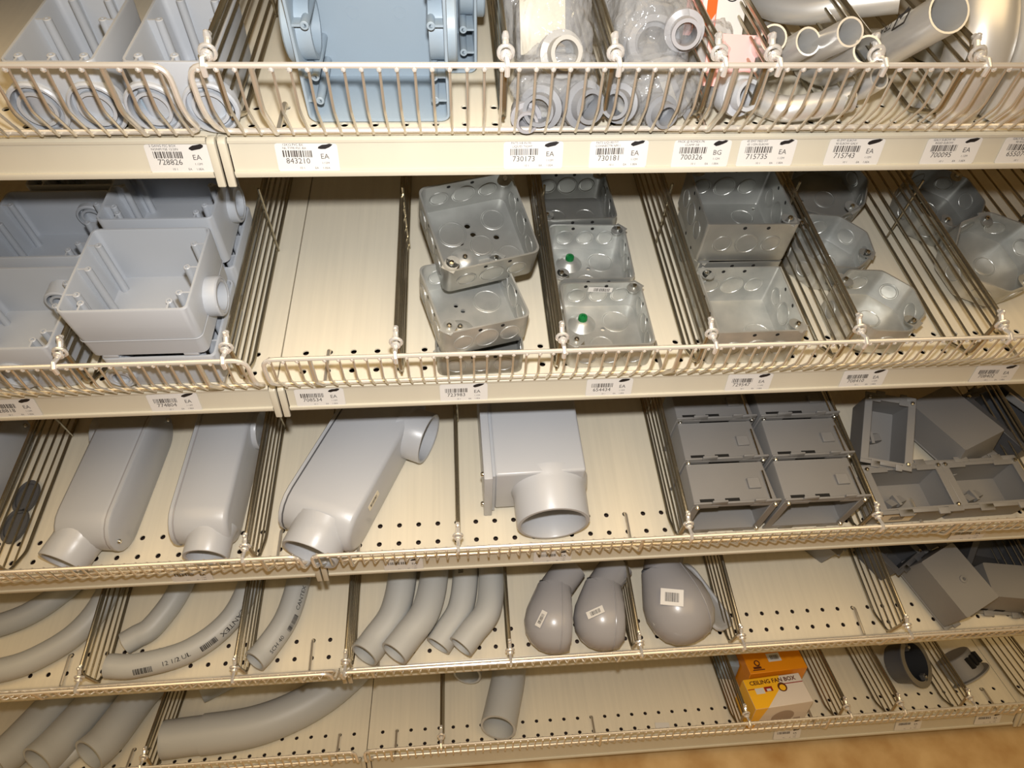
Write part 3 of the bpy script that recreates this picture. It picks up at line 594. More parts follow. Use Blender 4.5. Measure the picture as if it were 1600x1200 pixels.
# ------------------------------------------------------------------ dark plastic boxes
def plastic_box(label, k, loc, w_, d, h, rot=None, m=DARK, clips=True, group=None, tab=True, flange=True, name='plastic_outlet_box', sticker=False, boss_out=False):
    """box open towards +Z, width X, height Y, depth Z"""
    o = thing(name, label, 'outlet box', k, loc, rot, group)
    c = MB(); t = .11; dr = .12
    c.loft([rrect(w_ - 2 * dr, d - 2 * dr, .1, 0, n=2), rrect(w_, d, .1, h, n=2), rrect(w_ - 2 * t, d - 2 * t, .06, h, n=2), rrect(w_ - 2 * dr - 2 * t, d - 2 * dr - 2 * t, .06, t, n=2)])
    c.build('shell', m, o, smooth=30)
    if flange:
        fm = MB()
        e = .36
        for sy in (-1, 1):
            y0 = sy * (d / 2 - .02)
            for xa, xb, q in ((-w_ / 2 - .06, -w_ / 2 + w_ * .2, e * .6), (-w_ / 2 + w_ * .2, -w_ * .12, e), (-w_ * .12, w_ * .2, e * .55), (w_ * .2, w_ * .33, e), (w_ * .33, w_ / 2 + .06, e * .75)):
                ya, yb = sorted((y0, y0 + sy * q)); fm.box(xa, xb, ya, yb, h - .1, h)
        for sx in (-1, 1):
            xa, xb = sorted((sx * (w_ / 2 - .34), sx * (w_ / 2 + .06))); fm.box(xa, xb, -d / 2, d / 2, h - .08, h + .01)
        for xa, xb, q in ((-w_ / 2, -w_ * .2, .3), (-w_ * .2, w_ * .18, .2), (w_ * .18, w_ / 2, .3)): fm.box(xa, xb, d / 2 - q, d / 2 - .02, h - .06, h + .005)
        fm.build('flange', m, o, bevel=.02, seg=1)
        for sx, sy in ((-1, 1), (1, -1), (1, 1)): place(SCREW_ME, 'screw', o, TI(sx * (w_ / 2 - .16), sy * (d / 2 - .1), h))
        nt_ = MB()
        for xa in (-w_ * .42, -w_ * .12): nt_.box(xa, xa + w_ * .17, d / 2 - .06, d / 2 + .012, h - .34, h - .13)
        nq = nt_.build('slot', HOLE, o, smooth=0); nq['kind'] = 'stuff'
    if clips:
        cb = MB(); cb.loft([[(-.5, -.3, .1), (.5, -.3, .1), (.5, .3, .1), (-.5, .3, .1)], [(-.5, -.22, .75), (.5, -.22, .75), (.5, .2, .55), (-.5, .2, .55)]]); cb.box(-.08, .08, -.34, .3, .5, .82); q_ = cb.build('cable_clamp', m, o); q_.matrix_local = TI(-.25, -.15, 0) @ RZ(18)
    if tab:
        tb = MB(); tb.box(w_ * .2, w_ * .2 + .62, d / 2 - .06, d / 2 + .1, h * .42, h * .66); tb.build('wing_tab', m, o, bevel=.02, seg=1)
        sc = MB(); sc.tube([(w_ * .42, d / 2 + .03, h * .25), (w_ * .42, d / 2 + .03, h * .95)], .05, 6); sc.build('screw_shaft', SCREW, o)
    if boss_out:
        bo = MB(); bo.lathe([(.24, 0), (.22, .08), (.1, .1), (.08, .02), (.0005, .02)], 16); q = bo.build('boss', m, o); q.matrix_local = TI(.2, .1, .02) @ RX(180)
    if sticker:
        s_ = MB(); s_.box(-.9, .9, -.42, .42, 0, .01); q = s_.build('sticker', CREAMP, o); q.matrix_local = sticker
        bc = MB(); barcode(bc, -.4, .4, -.2, .2, .016); bc.build('barcode', GREYINK, q, smooth=0)
    return o
LIE = RX(90)        # mouth towards the aisle
rowname = ['front', 'middle', 'rear']
for r_ in range(3):
    for cI in range(2):
        x = (20.75, 25.35)[cI] + r_ * .12
        y = 1.05 + 2.47 * r_
        plastic_box('dark grey plastic box lying mouth forward, %s of the column %s' % (rowname[r_], ['nearer the square fitting', 'nearer the loose boxes'][cI]), 2, (x, y, 1.85), 4.25, 3.0, 2.35, LIE, group='stacked dark grey outlet boxes')
plastic_box('dark grey plastic box mouth up at the fence, screw heads bright, nearer the columns', 2, (31.0, -.15, 0), 4.35, 2.5, 1.95, RZ(1), sticker=TI(-.9, -1.28, 1.0) @ RX(88))
plastic_box('dark grey plastic box mouth up, joined beside the other one at the fence', 2, (35.45, -.05, 0), 4.35, 2.5, 1.95, RZ(1))
plastic_box('dark grey plastic box propped up showing its open mouth and clamp', 2, (30.9, 3.6, .75), 2.5, 3.6, 2.3, RZ(-16) @ RX(22) @ RY(-4), tab=False)
plastic_box('dark grey plastic box turned bottom up with a smooth broad face', 2, (35.0, 3.7, 2.6), 3.0, 4.0, 2.0, RZ(20) @ RX(172) @ RY(6), tab=False, clips=False, m=DARK)
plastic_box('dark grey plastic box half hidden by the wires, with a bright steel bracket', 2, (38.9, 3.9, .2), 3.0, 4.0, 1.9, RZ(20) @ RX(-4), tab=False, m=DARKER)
br = MB(); br.box(-.25, .25, -2.0, 2.0, 0, .1); br.box(-.25, -.15, -2.0, 2.0, 0, .5)
meshthing(br, 'steel_bracket', EMT, 'bright steel bracket strip lying behind the divider wires', 'bracket', 2, (40.3, 3.6, 2.0), RZ(22) @ RX(-8), bevel=.03)
# fourth shelf heap
plastic_box('dark grey plastic box on its mouth, raised round boss on its upper face', 3, (37.7, .75, 0.55), 2.9, 4.0, 2.5, RZ(24) @ RX(5) @ RY(-5) @ TI(0, 0, 2.5) @ RX(180), m=DARK, tab=False, clips=False, boss_out=True)
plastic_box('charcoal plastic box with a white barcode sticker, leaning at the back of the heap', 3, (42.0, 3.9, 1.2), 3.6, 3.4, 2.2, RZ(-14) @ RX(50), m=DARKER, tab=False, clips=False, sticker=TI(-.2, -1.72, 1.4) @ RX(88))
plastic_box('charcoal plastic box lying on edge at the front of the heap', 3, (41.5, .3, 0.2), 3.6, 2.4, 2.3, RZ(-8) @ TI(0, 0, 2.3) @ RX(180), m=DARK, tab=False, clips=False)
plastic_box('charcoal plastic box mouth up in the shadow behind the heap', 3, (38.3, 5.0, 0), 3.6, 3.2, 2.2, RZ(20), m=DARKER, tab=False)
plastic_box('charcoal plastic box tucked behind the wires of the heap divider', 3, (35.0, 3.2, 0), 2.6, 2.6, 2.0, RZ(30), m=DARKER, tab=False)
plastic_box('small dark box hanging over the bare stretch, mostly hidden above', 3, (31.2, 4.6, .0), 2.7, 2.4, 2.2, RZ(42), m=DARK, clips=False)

# ------------------------------------------------------------------ PVC conduit elbows
def conduit(label, k, pts, r_, wall=.13, m=CONDUIT, prints=(), name='conduit_elbow', n=32, collar=None, cat='conduit'):
    base = Vector(pts[0]); base = Vector((base.x, base.y, 0))
    P = [p - base for p in spline([Vector(p) for p in pts], 12)]
    o = thing(name, label, cat, k, base)
    c = MB(); c.pipe(P, r_, r_ - wall, n); c.build('pipe', m, o, smooth=50)
    L = [0]
    for i in range(1, len(P)): L.append(L[-1] + (P[i] - P[i - 1]).length)
    def at(s_):
        s_ = max(0, min(L[-1] - 1e-4, s_)); i = max(j for j in range(len(L)) if L[j] <= s_); i = min(i, len(P) - 2)
        t = (s_ - L[i]) / (L[i + 1] - L[i]); T = (P[i + 1] - P[i]).normalized()
        up = Vector((0, 0, 1)); up = (up - T * up.dot(T)).normalized(); return P[i].lerp(P[i + 1], t), up, up.cross(T)
    for kind, s0, ang, size, arg in prints:
        if kind == 'text': vs, fs = text_mb(arg, size, 0.0)
        else:
            q = MB(); st_ = RND.getstate()
            for i_ in range(5): RND.setstate(st_); barcode(q, -arg / 2, arg / 2, -size / 2 + size * i_ / 5, -size / 2 + size * (i_ + 1) / 5, 0)
            vs, fs = q.v, q.f
        sgn = 1 if s0 >= 0 else -1
        vv = []
        for x, y, z in vs:
            p, up, sd = at(abs(s0) + x * sgn); a = math.radians(ang) + sgn * y / r_
            vv.append(tuple(p + (up * math.cos(a) + sd * math.sin(a)) * (r_ + .012)))
        q = MB(); q.add(vv, fs); q.build('print', INK, o, smooth=0)
    if collar:
        s0, s1 = collar; s1 = min(s1, L[-1]); pp = [at(s0 + (s1 - s0) * i / 48)[0] for i in range(49)]
        q = MB(); q.pipe(pp, r_ + .08, r_ - .02, n); q.build('bell_end', m, o, smooth=50)
    return o
RC = .68
conduit('long thin grey conduit elbow farther back, at the picture edge', 3, [(-23.5, 1.25, RC), (-20.5, 1.75, RC), (-18.5, 2.6, RC), (-16.8, 4.3, RC), (-16.0, 6.2, RC), (-15.8, 9, RC)], RC)
conduit('long thin grey conduit elbow nearer the fence, at the picture edge', 3, [(-23.0, -1.0, RC), (-19.5, -.8, RC), (-17.5, -.2, RC), (-15.6, 1.2, RC), (-14.6, 3.4, RC), (-14.35, 7, RC)], RC)
conduit('grey conduit elbow lying behind the lettered one', 3, [(-12.75, .3, RC), (-12.2, 0.65, RC), (-11.4, 1.2, RC), (-10.4, 3.1, RC), (-10.0, 5.5, RC), (-9.9, 8.5, RC)], RC)
conduit('grey conduit elbow lettered CANTEX with barcodes, along the fence', 3, [(-13.2, -1.0, RC + .3), (-11.6, -1.05, RC + .25), (-8.9, -.4, RC + .2), (-6.9, 1.3, RC + .1), (-6.1, 3.8, RC), (-6.0, 7, RC)], RC, prints=(('bar', 2.1, -48, .36, 1.0), ('bar', 5.5, -48, .34, .9), ('text', 3.8, -48, .36, '12 1/2 UL'), ('text', -7.0, -40, .42, 'CANTEX')))
conduit('single grey conduit elbow with black lettering beside a bare stretch', 3, [(-4.95, -1.3, RC + .5), (-4.5, -.6, RC + .25), (-3.6, 1.1, RC + .08), (-3.15, 3.2, RC + .06), (-3.05, 5.5, RC + .06), (-3.1, 8.5, RC + .06)], RC + .04, prints=(('text', 1.3, -62, .36, 'SCH 40'), ('bar', 2.7, -62, .34, .9), ('text', 4.1, -62, .36, 'CANTEX'), ('bar', 5.6, -62, .3, .6)))
conduit('grey conduit elbow, first of four in a fan, against the divider', 3, [(1.3, -1.35, 1.25), (1.9, -.45, 1.0), (2.9, 1.1, .9), (3.35, 3.4, .95), (3.35, 6, .95), (3.25, 9, .95)], .9)
conduit('grey conduit elbow second of four in a fan, mouth most frontal', 3, [(3.1, -1.55, 1.95), (3.8, -.6, 1.75), (4.85, .9, 1.55), (5.35, 3.2, 1.25), (5.35, 6, 1.02), (5.25, 9, .95)], .88)
conduit('grey conduit elbow third of four in a fan, with a barcode', 3, [(5.55, -1.0, .9), (6.1, -.2, .86), (6.95, 1.2, .82), (7.3, 3.4, .86), (7.2, 6, .86), (7.1, 9, .86)], .81, prints=(('bar', 4.9, 20, .34, .7),))
conduit('grey conduit elbow last of four in a fan, beside the hooded caps', 3, [(6.9, -1.35, 1.7), (7.65, -.45, 1.62), (8.62, .8, 1.5), (8.92, 3.1, 1.15), (8.85, 6, .92), (8.75, 9, .86)], .8)
RB = 1.22
conduit('fat grey conduit cut off by the picture edge, first of three', 4, [(-24.0, -1.1, RB + .35), (-23.3, .2, RB + .1), (-22.1, 3.0, RB), (-20.9, 5.4, RB), (-20.1, 9, RB)], RB, .17)
conduit('fat grey conduit in the middle of three, mouth near the fence', 4, [(-21.2, -1.2, RB + .4), (-20.6, .2, RB + .1), (-19.4, 3.0, RB), (-18.3, 5.4, RB), (-17.5, 9, RB)], RB, .17)
conduit('fat grey conduit nearest the divider of three', 4, [(-18.05, -1.0, RB + .4), (-17.45, .2, RB + .1), (-16.5, 3.0, RB), (-15.5, 5.4, RB), (-14.9, 9, RB)], RB, .17)
conduit('sweeping large grey conduit bend with a bell end', 4, [(-13.6, -.1, RB), (-12.2, .0, RB), (-8, .35, RB), (-4.9, 1.4, RB), (-2.4, 3.1, RB), (-.6, 5.4, RB), (.0, 8.5, RB)], RB + .02, .16, collar=(2.55, 99))
conduit('grey conduit behind the sweeping bend, mostly hidden', 4, [(-12.4, 3.6, RB), (-10.6, 4.6, RB), (-8, 5.8, RB), (-5.6, 7.4, RB), (-4.2, 10, RB)], RB, .16)
conduit('short upright grey conduit leaning beside the bare stretch', 4, [(9.15, -1.1, 1.6), (9.6, .6, 1.35), (10.2, 3.0, 1.3), (10.5, 6, 1.3), (10.5, 9, 1.3)], 1.25, .17)
conduit('grey conduit end half hidden behind the fence above', 4, [(7.1, 2.9, 1.7), (7.5, 4.5, 1.5), (8.0, 7, 1.2), (8.2, 10, 1.2)], 1.05, .15)
conduit('grey conduit tail low behind the front conduits at the corner', 4, [(-20.6, -1.2, .5), (-19.2, .6, .5), (-18.2, 2.6, .5)], .5, .1)

# ------------------------------------------------------------------ hooded service caps
def hood(label, k, loc, s_, rot, cut, stick, hublen=1.6, lean=0.0):
    o = thing('entrance_cap', label, 'conduit fitting', k, loc, rot)
    prof = [(-2.1, .05), (-2.05, .5), (-1.9, .95), (-1.55, 1.4), (-1.0, 1.74), (-.3, 1.87), (.4, 1.76), (1.1, 1.48), (1.7, 1.22), (2.0, 1.1)]
    n = 32; loops = []
    for y, r_ in prof:
        off = .0 if y > 1 else .12 * (1 - y) * .3
        loops.append([(min(cut, r_ * 1.0 * math.cos(2 * math.pi * j / n)) * s_, y * s_, (1.78 + r_ * .92 * math.sin(2 * math.pi * j / n)) * s_) for j in range(n)])
    c = MB(); c.loft(loops); c.build('hood', HOOD, o, smooth=60)
    hb = MB(); hb.lathe([(1.1, 0), (1.07, .05), (1.03, .1), (1.03, hublen), (.9, hublen), (.9, .2), (.0005, .2)], 32, TR(-.1, 1.55, 1.78) @ RZ(-34) @ RX(-90)); hb2 = MB(); hb2.v = [(x * s_, y * s_, z * s_) for x, y, z in hb.v]; hb2.f = hb.f
    hb2.build('collar', HOOD, o, smooth=50)
    # seam round the hood parallel to the cut face
    x0 = cut - .62; sm = []
    for i in range(40):
        t = -.35 * math.pi + 1.75 * math.pi * i / 39
        yy = 1.9 * math.cos(t + math.pi)
    pts_ = []
    for y, r_ in prof:
        if r_ > abs(x0) + .05: pts_.append((x0 * s_, y * s_, (1.78 + .92 * math.sqrt(r_ * r_ - x0 * x0)) * s_))
    if len(pts_) > 3:
        q = MB(); q.tube(spline(pts_, 6), .035, 6); q.build('seam', HOOD, o)
    q = MB(); q.loft([[(x_, y_, 0) for x_, y_ in ((-stick[1] / 2, -stick[2] / 2), (stick[1] / 2, -stick[2] / 2), (stick[1] / 2, stick[2] / 2), (-stick[1] / 2, stick[2] / 2))], [(x_, y_, .02) for x_, y_ in ((-stick[1] / 2, -stick[2] / 2), (stick[1] / 2, -stick[2] / 2), (stick[1] / 2, stick[2] / 2), (-stick[1] / 2, stick[2] / 2))]])
    sk = q.build('sticker', WHITE, o); sk.matrix_local = stick[0]
    bc = MB(); barcode(bc, -stick[1] * .3, stick[1] * .3, -stick[2] * .28, stick[2] * .28, .03); bc.build('barcode', GREYINK, sk, smooth=0)
    return o
def stk(a, y, s_, r_, spin):      # sticker frame on the hood surface: angle from +X, position along Y
    ca, sa = math.cos(math.radians(a)), math.sin(math.radians(a))
    return TI(r_ * ca * s_, y * s_, (1.78 + r_ * .92 * sa) * s_) @ RY(90 - a) @ RZ(spin)
hood('grey hooded entrance cap with a small slanted barcode sticker, first beside the elbows', 3, (12.55, .1, .12), .97, RZ(-7) @ RX(4), .95, (stk(118, -.5, .98, 1.93, 62), .95, .38), 2.0)
hood('grey hooded entrance cap with a glossy dome, second of the pair', 3, (15.5, .1, .12), .97, RZ(-7) @ RX(4), 1.15, (stk(112, -.3, .98, 1.92, 22), 1.05, .42), 2.0)
hood('large grey hooded entrance cap with a square barcode sticker', 3, (19.95, .45, .12), 1.14, RZ(16) @ RX(4), 1.5, (stk(112, .1, 1.16, 1.92, -28), 1.3, .92), 2.4)
pl = MB(); pl.loft([rrect(2.6, 4.6, .8, 0), rrect(2.6, 4.6, .8, .22), rrect(2.2, 4.2, .7, .22), rrect(2.2, 4.2, .7, .1)]); 
meshthing(pl, 'cap_flange', PVC, 'blue-grey oval flange plate leaning beside the large hooded cap', 'conduit fitting', 3, (22.1, 1.0, .75), RZ(26) @ RY(38), bevel=.03)
pb = MB(); pb.pipe([Vector((0, 0, 0)), Vector((0, 2.6, 0))], 1.0, .85, 28)
meshthing(pb, 'conduit_coupling', PVC, 'blue-grey conduit coupling in the shade behind the large hooded cap', 'conduit fitting', 3, (21.9, 4.0, 1.6), RZ(-8) @ RX(0))

# ------------------------------------------------------------------ steel tubes (top shelf)
def emt(label, pts, r_, wall=.06, prints=False, m=EMT, n=28):
    o = conduit(label, 0, pts, r_, wall, m, name='steel_tube_elbow', n=n, cat='steel tube')
    if prints:
        P = spline([Vector(p) - Vector((pts[0][0], pts[0][1], 0)) for p in pts], 12)
    return o
emt('short steel tube end, leftmost of three open mouths above the fence', [(17.65, -.9, 2.76), (17.75, .1, 1.9), (17.75, 1.2, 1.1), (17.75, 3.0, .6)], 0.42)
emt('steel tube with its mouth tipped up, highest of three above the fence', [(19.55, -1.7, 3.35), (19.5, -.5, 2.3), (19.5, .7, 1.35), (19.55, 2.3, .7), (19.6, 4, .55)], 0.43)
emt('steel tube with the lowest of three open mouths above the fence', [(20.15, -2.0, 2.97), (20.4, -.9, 1.95), (20.45, .2, 1.05), (20.5, 1.7, .5)], 0.42)
emt('long steel tube sweeping across the back of the tube heap', [(22.59, 1.3, 3.05), (21.4, 1.9, 2.6), (20.2, 2.7, 2.0), (19.3, 3.9, 1.7), (19.1, 5.5, 1.6)], 0.5)
emt('steel tube lying low behind the fence wires', [(20.79, -1.35, 1.0), (19.79, -1.45, .85), (18.7, -1.35, .65), (18.1, -.7, .5)], 0.42)
thick = emt('thick steel tube with a black printed label, tipped up over the fence', [(22.08, -2.0, 4.09), (22.1, -.9, 2.95), (22.15, .2, 1.9), (22.3, 1.8, 1.0), (22.4, 4, .7)], 0.62, .06)
emt('steel tube mouth in the middle of the three, set lower and farther back', [(18.75, -1.0, 2.72), (18.62, 0, 1.77), (18.65, 1.2, .85), (18.75, 3.0, .5)], 0.43)
d_ = (Vector((22.1, -1.3, 3.38)) - Vector((22.13, -.5, 2.55))).normalized()
emt('slender steel tube dropping from the printed thick tube to the shelf', [(21.4, -1.4, 1.75), (21.25, -.9, 1.1), (21.2, .0, .55), (21.2, 1.4, .4)], 0.36)
# print on the thick tube
pp = MB(); tdir = -d_; nrm = (Vector((-.35, -.5, .75)) - tdir * Vector((-.35, -.5, .75)).dot(tdir)).normalized(); sd = nrm.cross(tdir)
ctr = Vector((22.1, -.85, 2.9)) - Vector((22.08, -2.0, 0)) + nrm * .65
Mx = Matrix((tdir, sd, nrm)).transposed().to_4x4(); Mx.translation = ctr
for a_ in (-.28, .28): pp.box(a_ * 1.0 - .03 - .35, a_ * 1.0 + .03 - .35, -.24, .24, -.02, .0, Mx)
for b_ in (-.22, .22): pp.box(-.63, -.07, b_ - .03, b_ + .03, -.02, .0, Mx)
pp.box(-.52, -.16, -.05, .05, -.02, .0, Mx @ TR(-.08, 0, 0) @ RZ(40))
pp.add(*text_mb('TRA', .34, .008), Mx @ TR(.42, -.12, 0))
pp.build('print', INK, thick, smooth=0)
emt('fat shiny steel elbow curving down, nearer the tube heap', [(25.6, 4.0, 3.3), (25.2, 1.5, 3.3), (25.0, .3, 3.0), (25.0, -.55, 1.9), (25.0, -.6, .05)], 1.0, .08, m=EMT, n=36)
emt('fat shiny steel elbow curving down at the picture edge', [(27.6, 4.0, 3.2), (27.3, 1.5, 3.2), (27.2, .4, 2.9), (27.2, -.5, 1.9), (27.2, -.55, .05)], 1.0, .08, m=EMT, n=36)
emt('fat shiny steel elbow standing behind the other two', [(26.9, 8.0, 3.6), (26.6, 5.5, 3.6), (26.5, 4.3, 3.0), (26.5, 3.6, 1.8), (26.5, 3.5, .05)], 1.0, .08, m=GALV, n=36)

# ------------------------------------------------------------------ bags and the fittings in them
def crumple(label, loc, w_, d, h, seed, rot=None, top=1.0):
    r_ = random.Random(seed); from mathutils import noise
    bm = bmesh.new(); bmesh.ops.create_icosphere(bm, subdivisions=5, radius=1.0)
    for v in bm.verts:
        p = v.co.copy(); q = Vector((math.copysign(abs(p.x) ** .7, p.x), math.copysign(abs(p.y) ** .7, p.y), math.copysign(abs(p.z) ** .8, p.z)))
        nn = noise.noise(p * 2.2 + Vector((seed, 0, 0))) * .16 + abs(noise.noise(p * 5 + Vector((0, seed, 0)))) * .12 + abs(noise.noise(p * 11 + Vector((0, 0, seed)))) * .05
        q *= 1 - nn
        if q.z > .2: q.x *= 1 - .25 * top * (q.z - .2); q.y *= 1 - .5 * top * (q.z - .2)
        v.co = Vector((q.x * w_ / 2, q.y * d / 2, max(-.96, q.z) * h / 2 + h / 2 * .96)) * IN
    me = bpy.data.meshes.new('plastic_bag'); bm.to_mesh(me); bm.free(); me.materials.append(BAG)
    for p in me.polygons: p.use_smooth = True
    o = bpy.data.objects.new('plastic_bag', me); COL.objects.link(o); o.matrix_world = SM[0] @ TI(*lift(loc, 'bag')) @ (rot if rot is not None else Matrix.Identity(4))
    return tag(o, label, 'bag')
def fitting(label, loc, r_, L, rot, m=FITTING, nut=True):
    c = MB(); c.lathe([(r_ * .72, 0), (r_ * .95, 0), (r_, .05), (r_, L * .45), (r_ * 1.12, L * .47), (r_ * 1.12, L * .62), (r_ * .8, L * .65), (r_ * .8, L), (r_ * .6, L), (r_ * .6, .25), (r_ * .72, .2), (r_ * .72, 0)], 28)
    return meshthing(c, 'conduit_connector', m, label, 'connector', 0, loc, rot)
crumple('clear plastic bag with a cream label inside, first compartment of bags', (10.9, .5, 0), 2.6, 3.0, 4.6, 3)
crumple('clear plastic bag low at the fence holding two round nuts', (10.9, -.9, 0), 2.8, 1.5, 2.5, 8, top=.3)
crumple('clear plastic bag around a large grey connector', (14.0, .6, 0), 2.7, 3.2, 4.4, 14)
crumple('clear plastic bag with silvery parts low at the fence', (14.2, -.9, 0), 2.9, 1.5, 2.3, 21, top=.3)
bgo = crumple('clear plastic bag printed pale pink, beside the orange-striped card', (16.5, .6, 0), 1.5, 2.6, 2.6, 33)
crumple('clear plastic bag with grey parts farther back behind the first label', (10.6, 3.8, 0), 2.6, 3.0, 4.2, 45)
crumple('clear plastic bag with grey parts farther back behind the grey connector', (13.9, 4.0, 0), 2.7, 3.0, 4.4, 52)
cd = MB(); cd.box(-.75, .75, -.04, .04, 0, 2.2); meshthing(cd, 'cream_card', CREAMP, 'cream card label inside the first clear bag', 'card', 0, (10.62, .35, 1.6), RZ(4) @ RX(-30), bevel=.02)
fitting('pale round connector lying in front of the cream card', (10.9, -.3, 1.9), .62, 1.3, RZ(10) @ RX(60), FITTING_PALE)
fitting('grey locknut connector low in the first bag, on its side', (10.6, -1.1, .75), .62, 1.0, RZ(-20) @ RX(75))
fitting('grey round connector low in the first bag, facing the fence', (11.55, -1.15, .8), .66, 1.0, RZ(25) @ RX(70), FITTING)
fitting('dark mouthed grey connector on the shelf by the first divider', (9.95, -1.0, .5), .45, 1.0, RX(85), HOOD)
fitting('large grey connector with a dark mouth in the second clear bag', (14.15, .0, 2.2), .85, 2.4, RZ(-12) @ RX(-128), FITTING)
fitting('silvery grey connector low in the second bag', (13.3, -1.1, .8), .55, 1.1, RZ(-35) @ RX(70), FITTING)
fitting('small grey connector low in the second bag next to the strips', (14.2, -1.25, .7), .5, .9, RZ(15) @ RX(80), FITTING)
for i, (x, a, m_, lb) in enumerate(((14.75, 30, FITTING_PALE, 'cream plastic strip slanting in the second bag'), (15.15, 38, FITTING, 'grey plastic strip slanting beside the cream one'))):
    q = MB(); q.box(-.16, .16, -.06, .06, 0, 1.9); meshthing(q, 'plastic_strip', m_, lb, 'strip', 0, (x + .4, -1.15, .25), RY(-a) @ RX(-10), bevel=.02)
fitting('grey round connector in the pink printed bag', (16.7, -.9, .95), .6, 1.1, RZ(20) @ RX(65), PVC)
fitting('grey connector beside the divider of the pink bag', (15.0, .2, 2.6), .55, 1.3, RZ(-10) @ RX(75), HOOD)
o = thing('printed_card', 'white header card with an orange stripe and a round emblem', 'card', 0, (16.75, .6, .9), RZ(4) @ RX(-24))
q = MB(); q.box(-.75, .75, -.02, .02, 0, 3.6); q.build('card', WHITE, o)
q = MB(); q.box(-.6, -.25, -.03, -.02, 1.1, 3.5); q.build('orange_stripe', ORANGEINK, o)
q = MB(); q.tube([(.25 + .26 * math.cos(t), -.026, 2.35 + .26 * math.sin(t)) for t in [2 * math.pi * i / 20 for i in range(20)]], .022, 4, closed=True)
for zz in (2.24, 2.35, 2.46): q.box(.1, .4, -.03, -.022, zz - .025, zz + .025)
q.build('emblem', INK, o)
q = MB(); q.box(-.7, .9, -.03, .03, -.05, 1.5); pk = meshthing(q, 'pink_label', PINKINK, 'pale pink printed label under the white header card', 'label', 0, (16.55, -.75, 1.15), RZ(-6) @ RX(-30))
q = MB(); q.box(-.5, .5, -.03, .03, 0, 2.0); meshthing(q, 'pink_label', PINKINK, 'pale pink label farther back beside the grey connector', 'label', 0, (15.9, 1.0, 1.9), RZ(-6) @ RX(-30))

# ------------------------------------------------------------------ ceiling fan box cartons, round boxes, litter
o = thing('fan_box_carton', 'yellow and white carton lettered CEILING FAN BOX, at the fence', 'carton', 4, (29.1, -.55, 0), RZ(4))
c = MB(); c.box(-2.15, 2.15, -1.0, 1.15, 0, 2.75); c.build('carton', CARTONW, o, bevel=.03, seg=1)
c = MB(); c.add([(-2.15, -1.0, 2.765), (-1.2, -1.0, 2.765), (.1, 0.1, 2.765), (.6, 1.15, 2.765), (-2.15, 1.15, 2.765)], [(0, 1, 2, 3, 4)])
c.add([(-2.15, -1.012, 0), (-1.75, -1.012, 0), (-1.2, -1.012, 2.75), (-2.15, -1.012, 2.75)], [(0, 1, 2, 3)])
c.add([(-2.165, -1.0, 0), (-2.165, 1.15, 0), (-2.165, 1.15, 2.75), (-2.165, -1.0, 2.75)], [(3, 2, 1, 0)]); c.build('yellow_print', YELLOW, o, smooth=0)
c = MB(); c.add(*text_mb('CEILING FAN BOX', .42, .012), TR(-.05, .68, 2.775)); c.build('lettering', BROWNINK, o, smooth=0)
c = MB(); c.box(-2.1, -1.6, .36, .42, 2.768, 2.776); c.box(.3, 2.1, .46, .52, 2.768, 2.776); c.box(-.9, -.3, .1, .45, 2.768, 2.776); c.build('red_print', REDINK, o, smooth=0)
c = MB(); c.box(-1.6, -.95, .0, .42, 2.768, 2.775); c.box(-.75, -.45, .12, .3, 2.776, 2.78); c.build('photo_print', WHITE, o, smooth=0)
c = MB(); c.lathe([(.34, 2.778), (.0005, 2.778)], 20, TR(.45, .28, 0)); c.build('medallion', BROWNINK, o, smooth=0)
c = MB(); c.lathe([(.22, 2.781), (.0005, 2.781)], 20, TR(.45, .24, 0)); c.build('medallion_centre', YELLOW, o, smooth=0)
c = MB(); c.lathe([(.85, 0), (.0005, 0)], 28, TR(.25, -1.012, 1.15) @ RX(90)); c.box(1.2, 1.7, -1.02, -1.01, .55, .8); c.build('taupe_print', TAUPE, o, smooth=0)
o = thing('fan_box_carton', 'orange carton behind the yellow one, with a small white barcode label', 'carton', 4, (29.75, 2.05, 0), RZ(3))
c = MB(); c.box(-2.2, 2.2, -1.1, 1.35, 0, 2.8); c.build('carton', ORANGE, o, bevel=.03, seg=1)
c = MB(); c.box(-.45, .55, -.35, .3, 2.805, 2.815); s_ = c.build('sticker', WHITE, o)
c = MB(); barcode(c, -.25, .4, -.2, .15, 2.82); c.build('barcode', GREYINK, o, smooth=0)
c = MB(); c.box(-1.9, -1.0, -.9, -.82, 2.805, 2.812); c.tube([(-1.4 + .18 * math.cos(t), -.35 + .2 * math.sin(t), 2.81) for t in [2 * math.pi * i / 16 for i in range(16)]], .05, 4, closed=True); c.box(-1.8, -1.2, -.78, -.6, 2.805, 2.812); c.build('brown_print', BROWNINK, o, smooth=0)
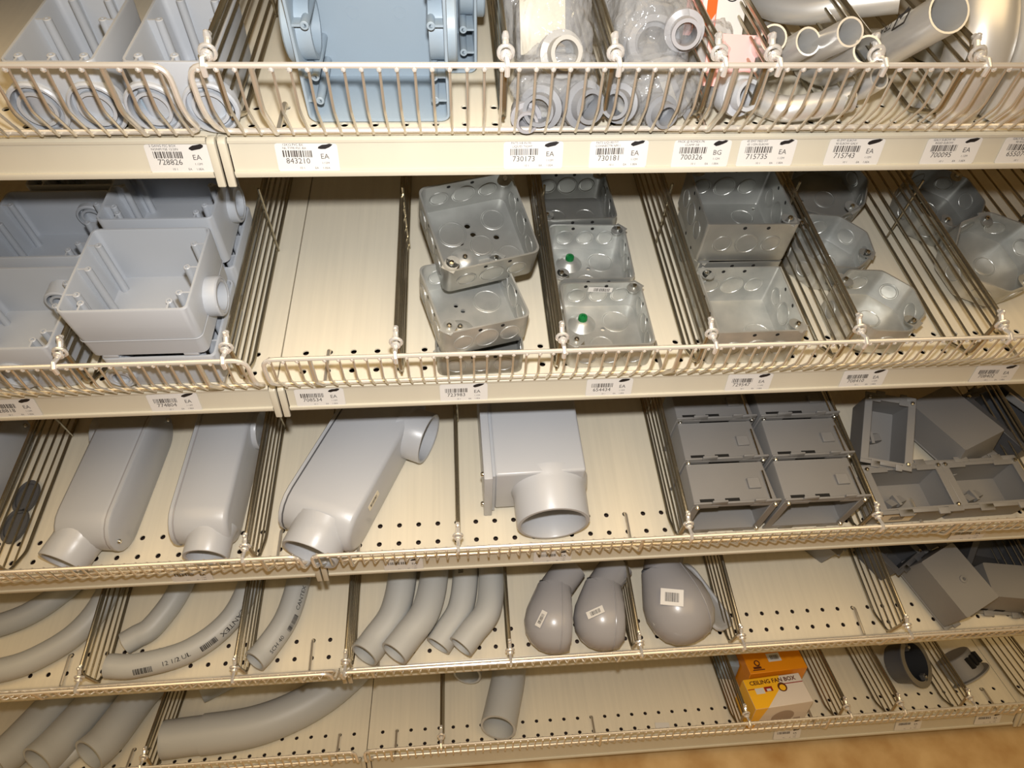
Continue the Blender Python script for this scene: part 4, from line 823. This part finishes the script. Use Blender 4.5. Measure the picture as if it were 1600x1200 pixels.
c = MB(); c.loft([rrect(1.3, 1.8, .1, 0), rrect(1.3, 1.8, .1, 1.8)]); meshthing(c, 'blue_packet', PVC_BLUE, 'small blue-grey packet beside the orange carton', 'packet', 4, (26.95, 3.0, 0), RZ(-8), bevel=.05)

INNER = mat('black_nylon_interior', srgb(46, 48, 52), 0.5)  # inside of the round boxes, darker than their shells
TAUPE_D = mat('grey_flange_nylon', srgb(128, 122, 108), 0.5, noise=0.06)
def round_box(label, loc, r_, h, rot, m=DARKER):
    o = thing('round_outlet_box', label, 'outlet box', 4, loc, rot)
    c = MB(); c.lathe([(.0005, 0), (r_ * .9, 0), (r_ * .95, .06), (r_, h - .12), (r_ + .34, h - .1), (r_ + .34, h), (r_ - .1, h)], 40); c.build('shell', m, o, smooth=40)
    c = MB(); c.lathe([(r_ - .1, h), (r_ - .14, .12), (.0005, .12)], 40); c.build('interior', INNER, o, smooth=40)
    f_ = MB(); f_.lathe([(r_ - .1, h + .01), (r_ + .33, h + .01), (r_ + .33, h - .06)], 40); f_.build('flange', TAUPE_D, o)
    for a in (40, 220):
        t_ = MB(); t_.box(-.16, .16, r_ - .5, r_ + .0, h - .3, h + .01); q = t_.build('lug', m, o); q.matrix_local = RZ(a)
        place(SCREW_ME, 'screw', q, TI(0, r_ - .3, h + .01))
    return o
round_box('round charcoal box tipped up, broad grey flange round its dark mouth', (40.0, 2.0, .75), 1.45, 1.7, RY(30) @ RX(24), DARKER)
o = round_box('broken looking charcoal round box lying on its side with slots', (44.7, 2.3, .9), 1.4, 1.7, RZ(30) @ RX(115), DARK)
q = MB()
for i in range(3): q.box(-.5 + i * .45, -.25 + i * .45, 1.2, 1.55, .3, 1.1)
q.build('slot_rib', HOLE, o)
q = MB(); q.box(-.5, .5, -.2, .2, 0, .02); q.v = [(x, y, z + .1 * x * x) for x, y, z in q.v]
meshthing(q, 'paper_scrap', WHITE, 'white scrap of paper lying by the fence on the bare lowest shelf', 'paper', 4, (21.0, -1.0, .01), RZ(-4))
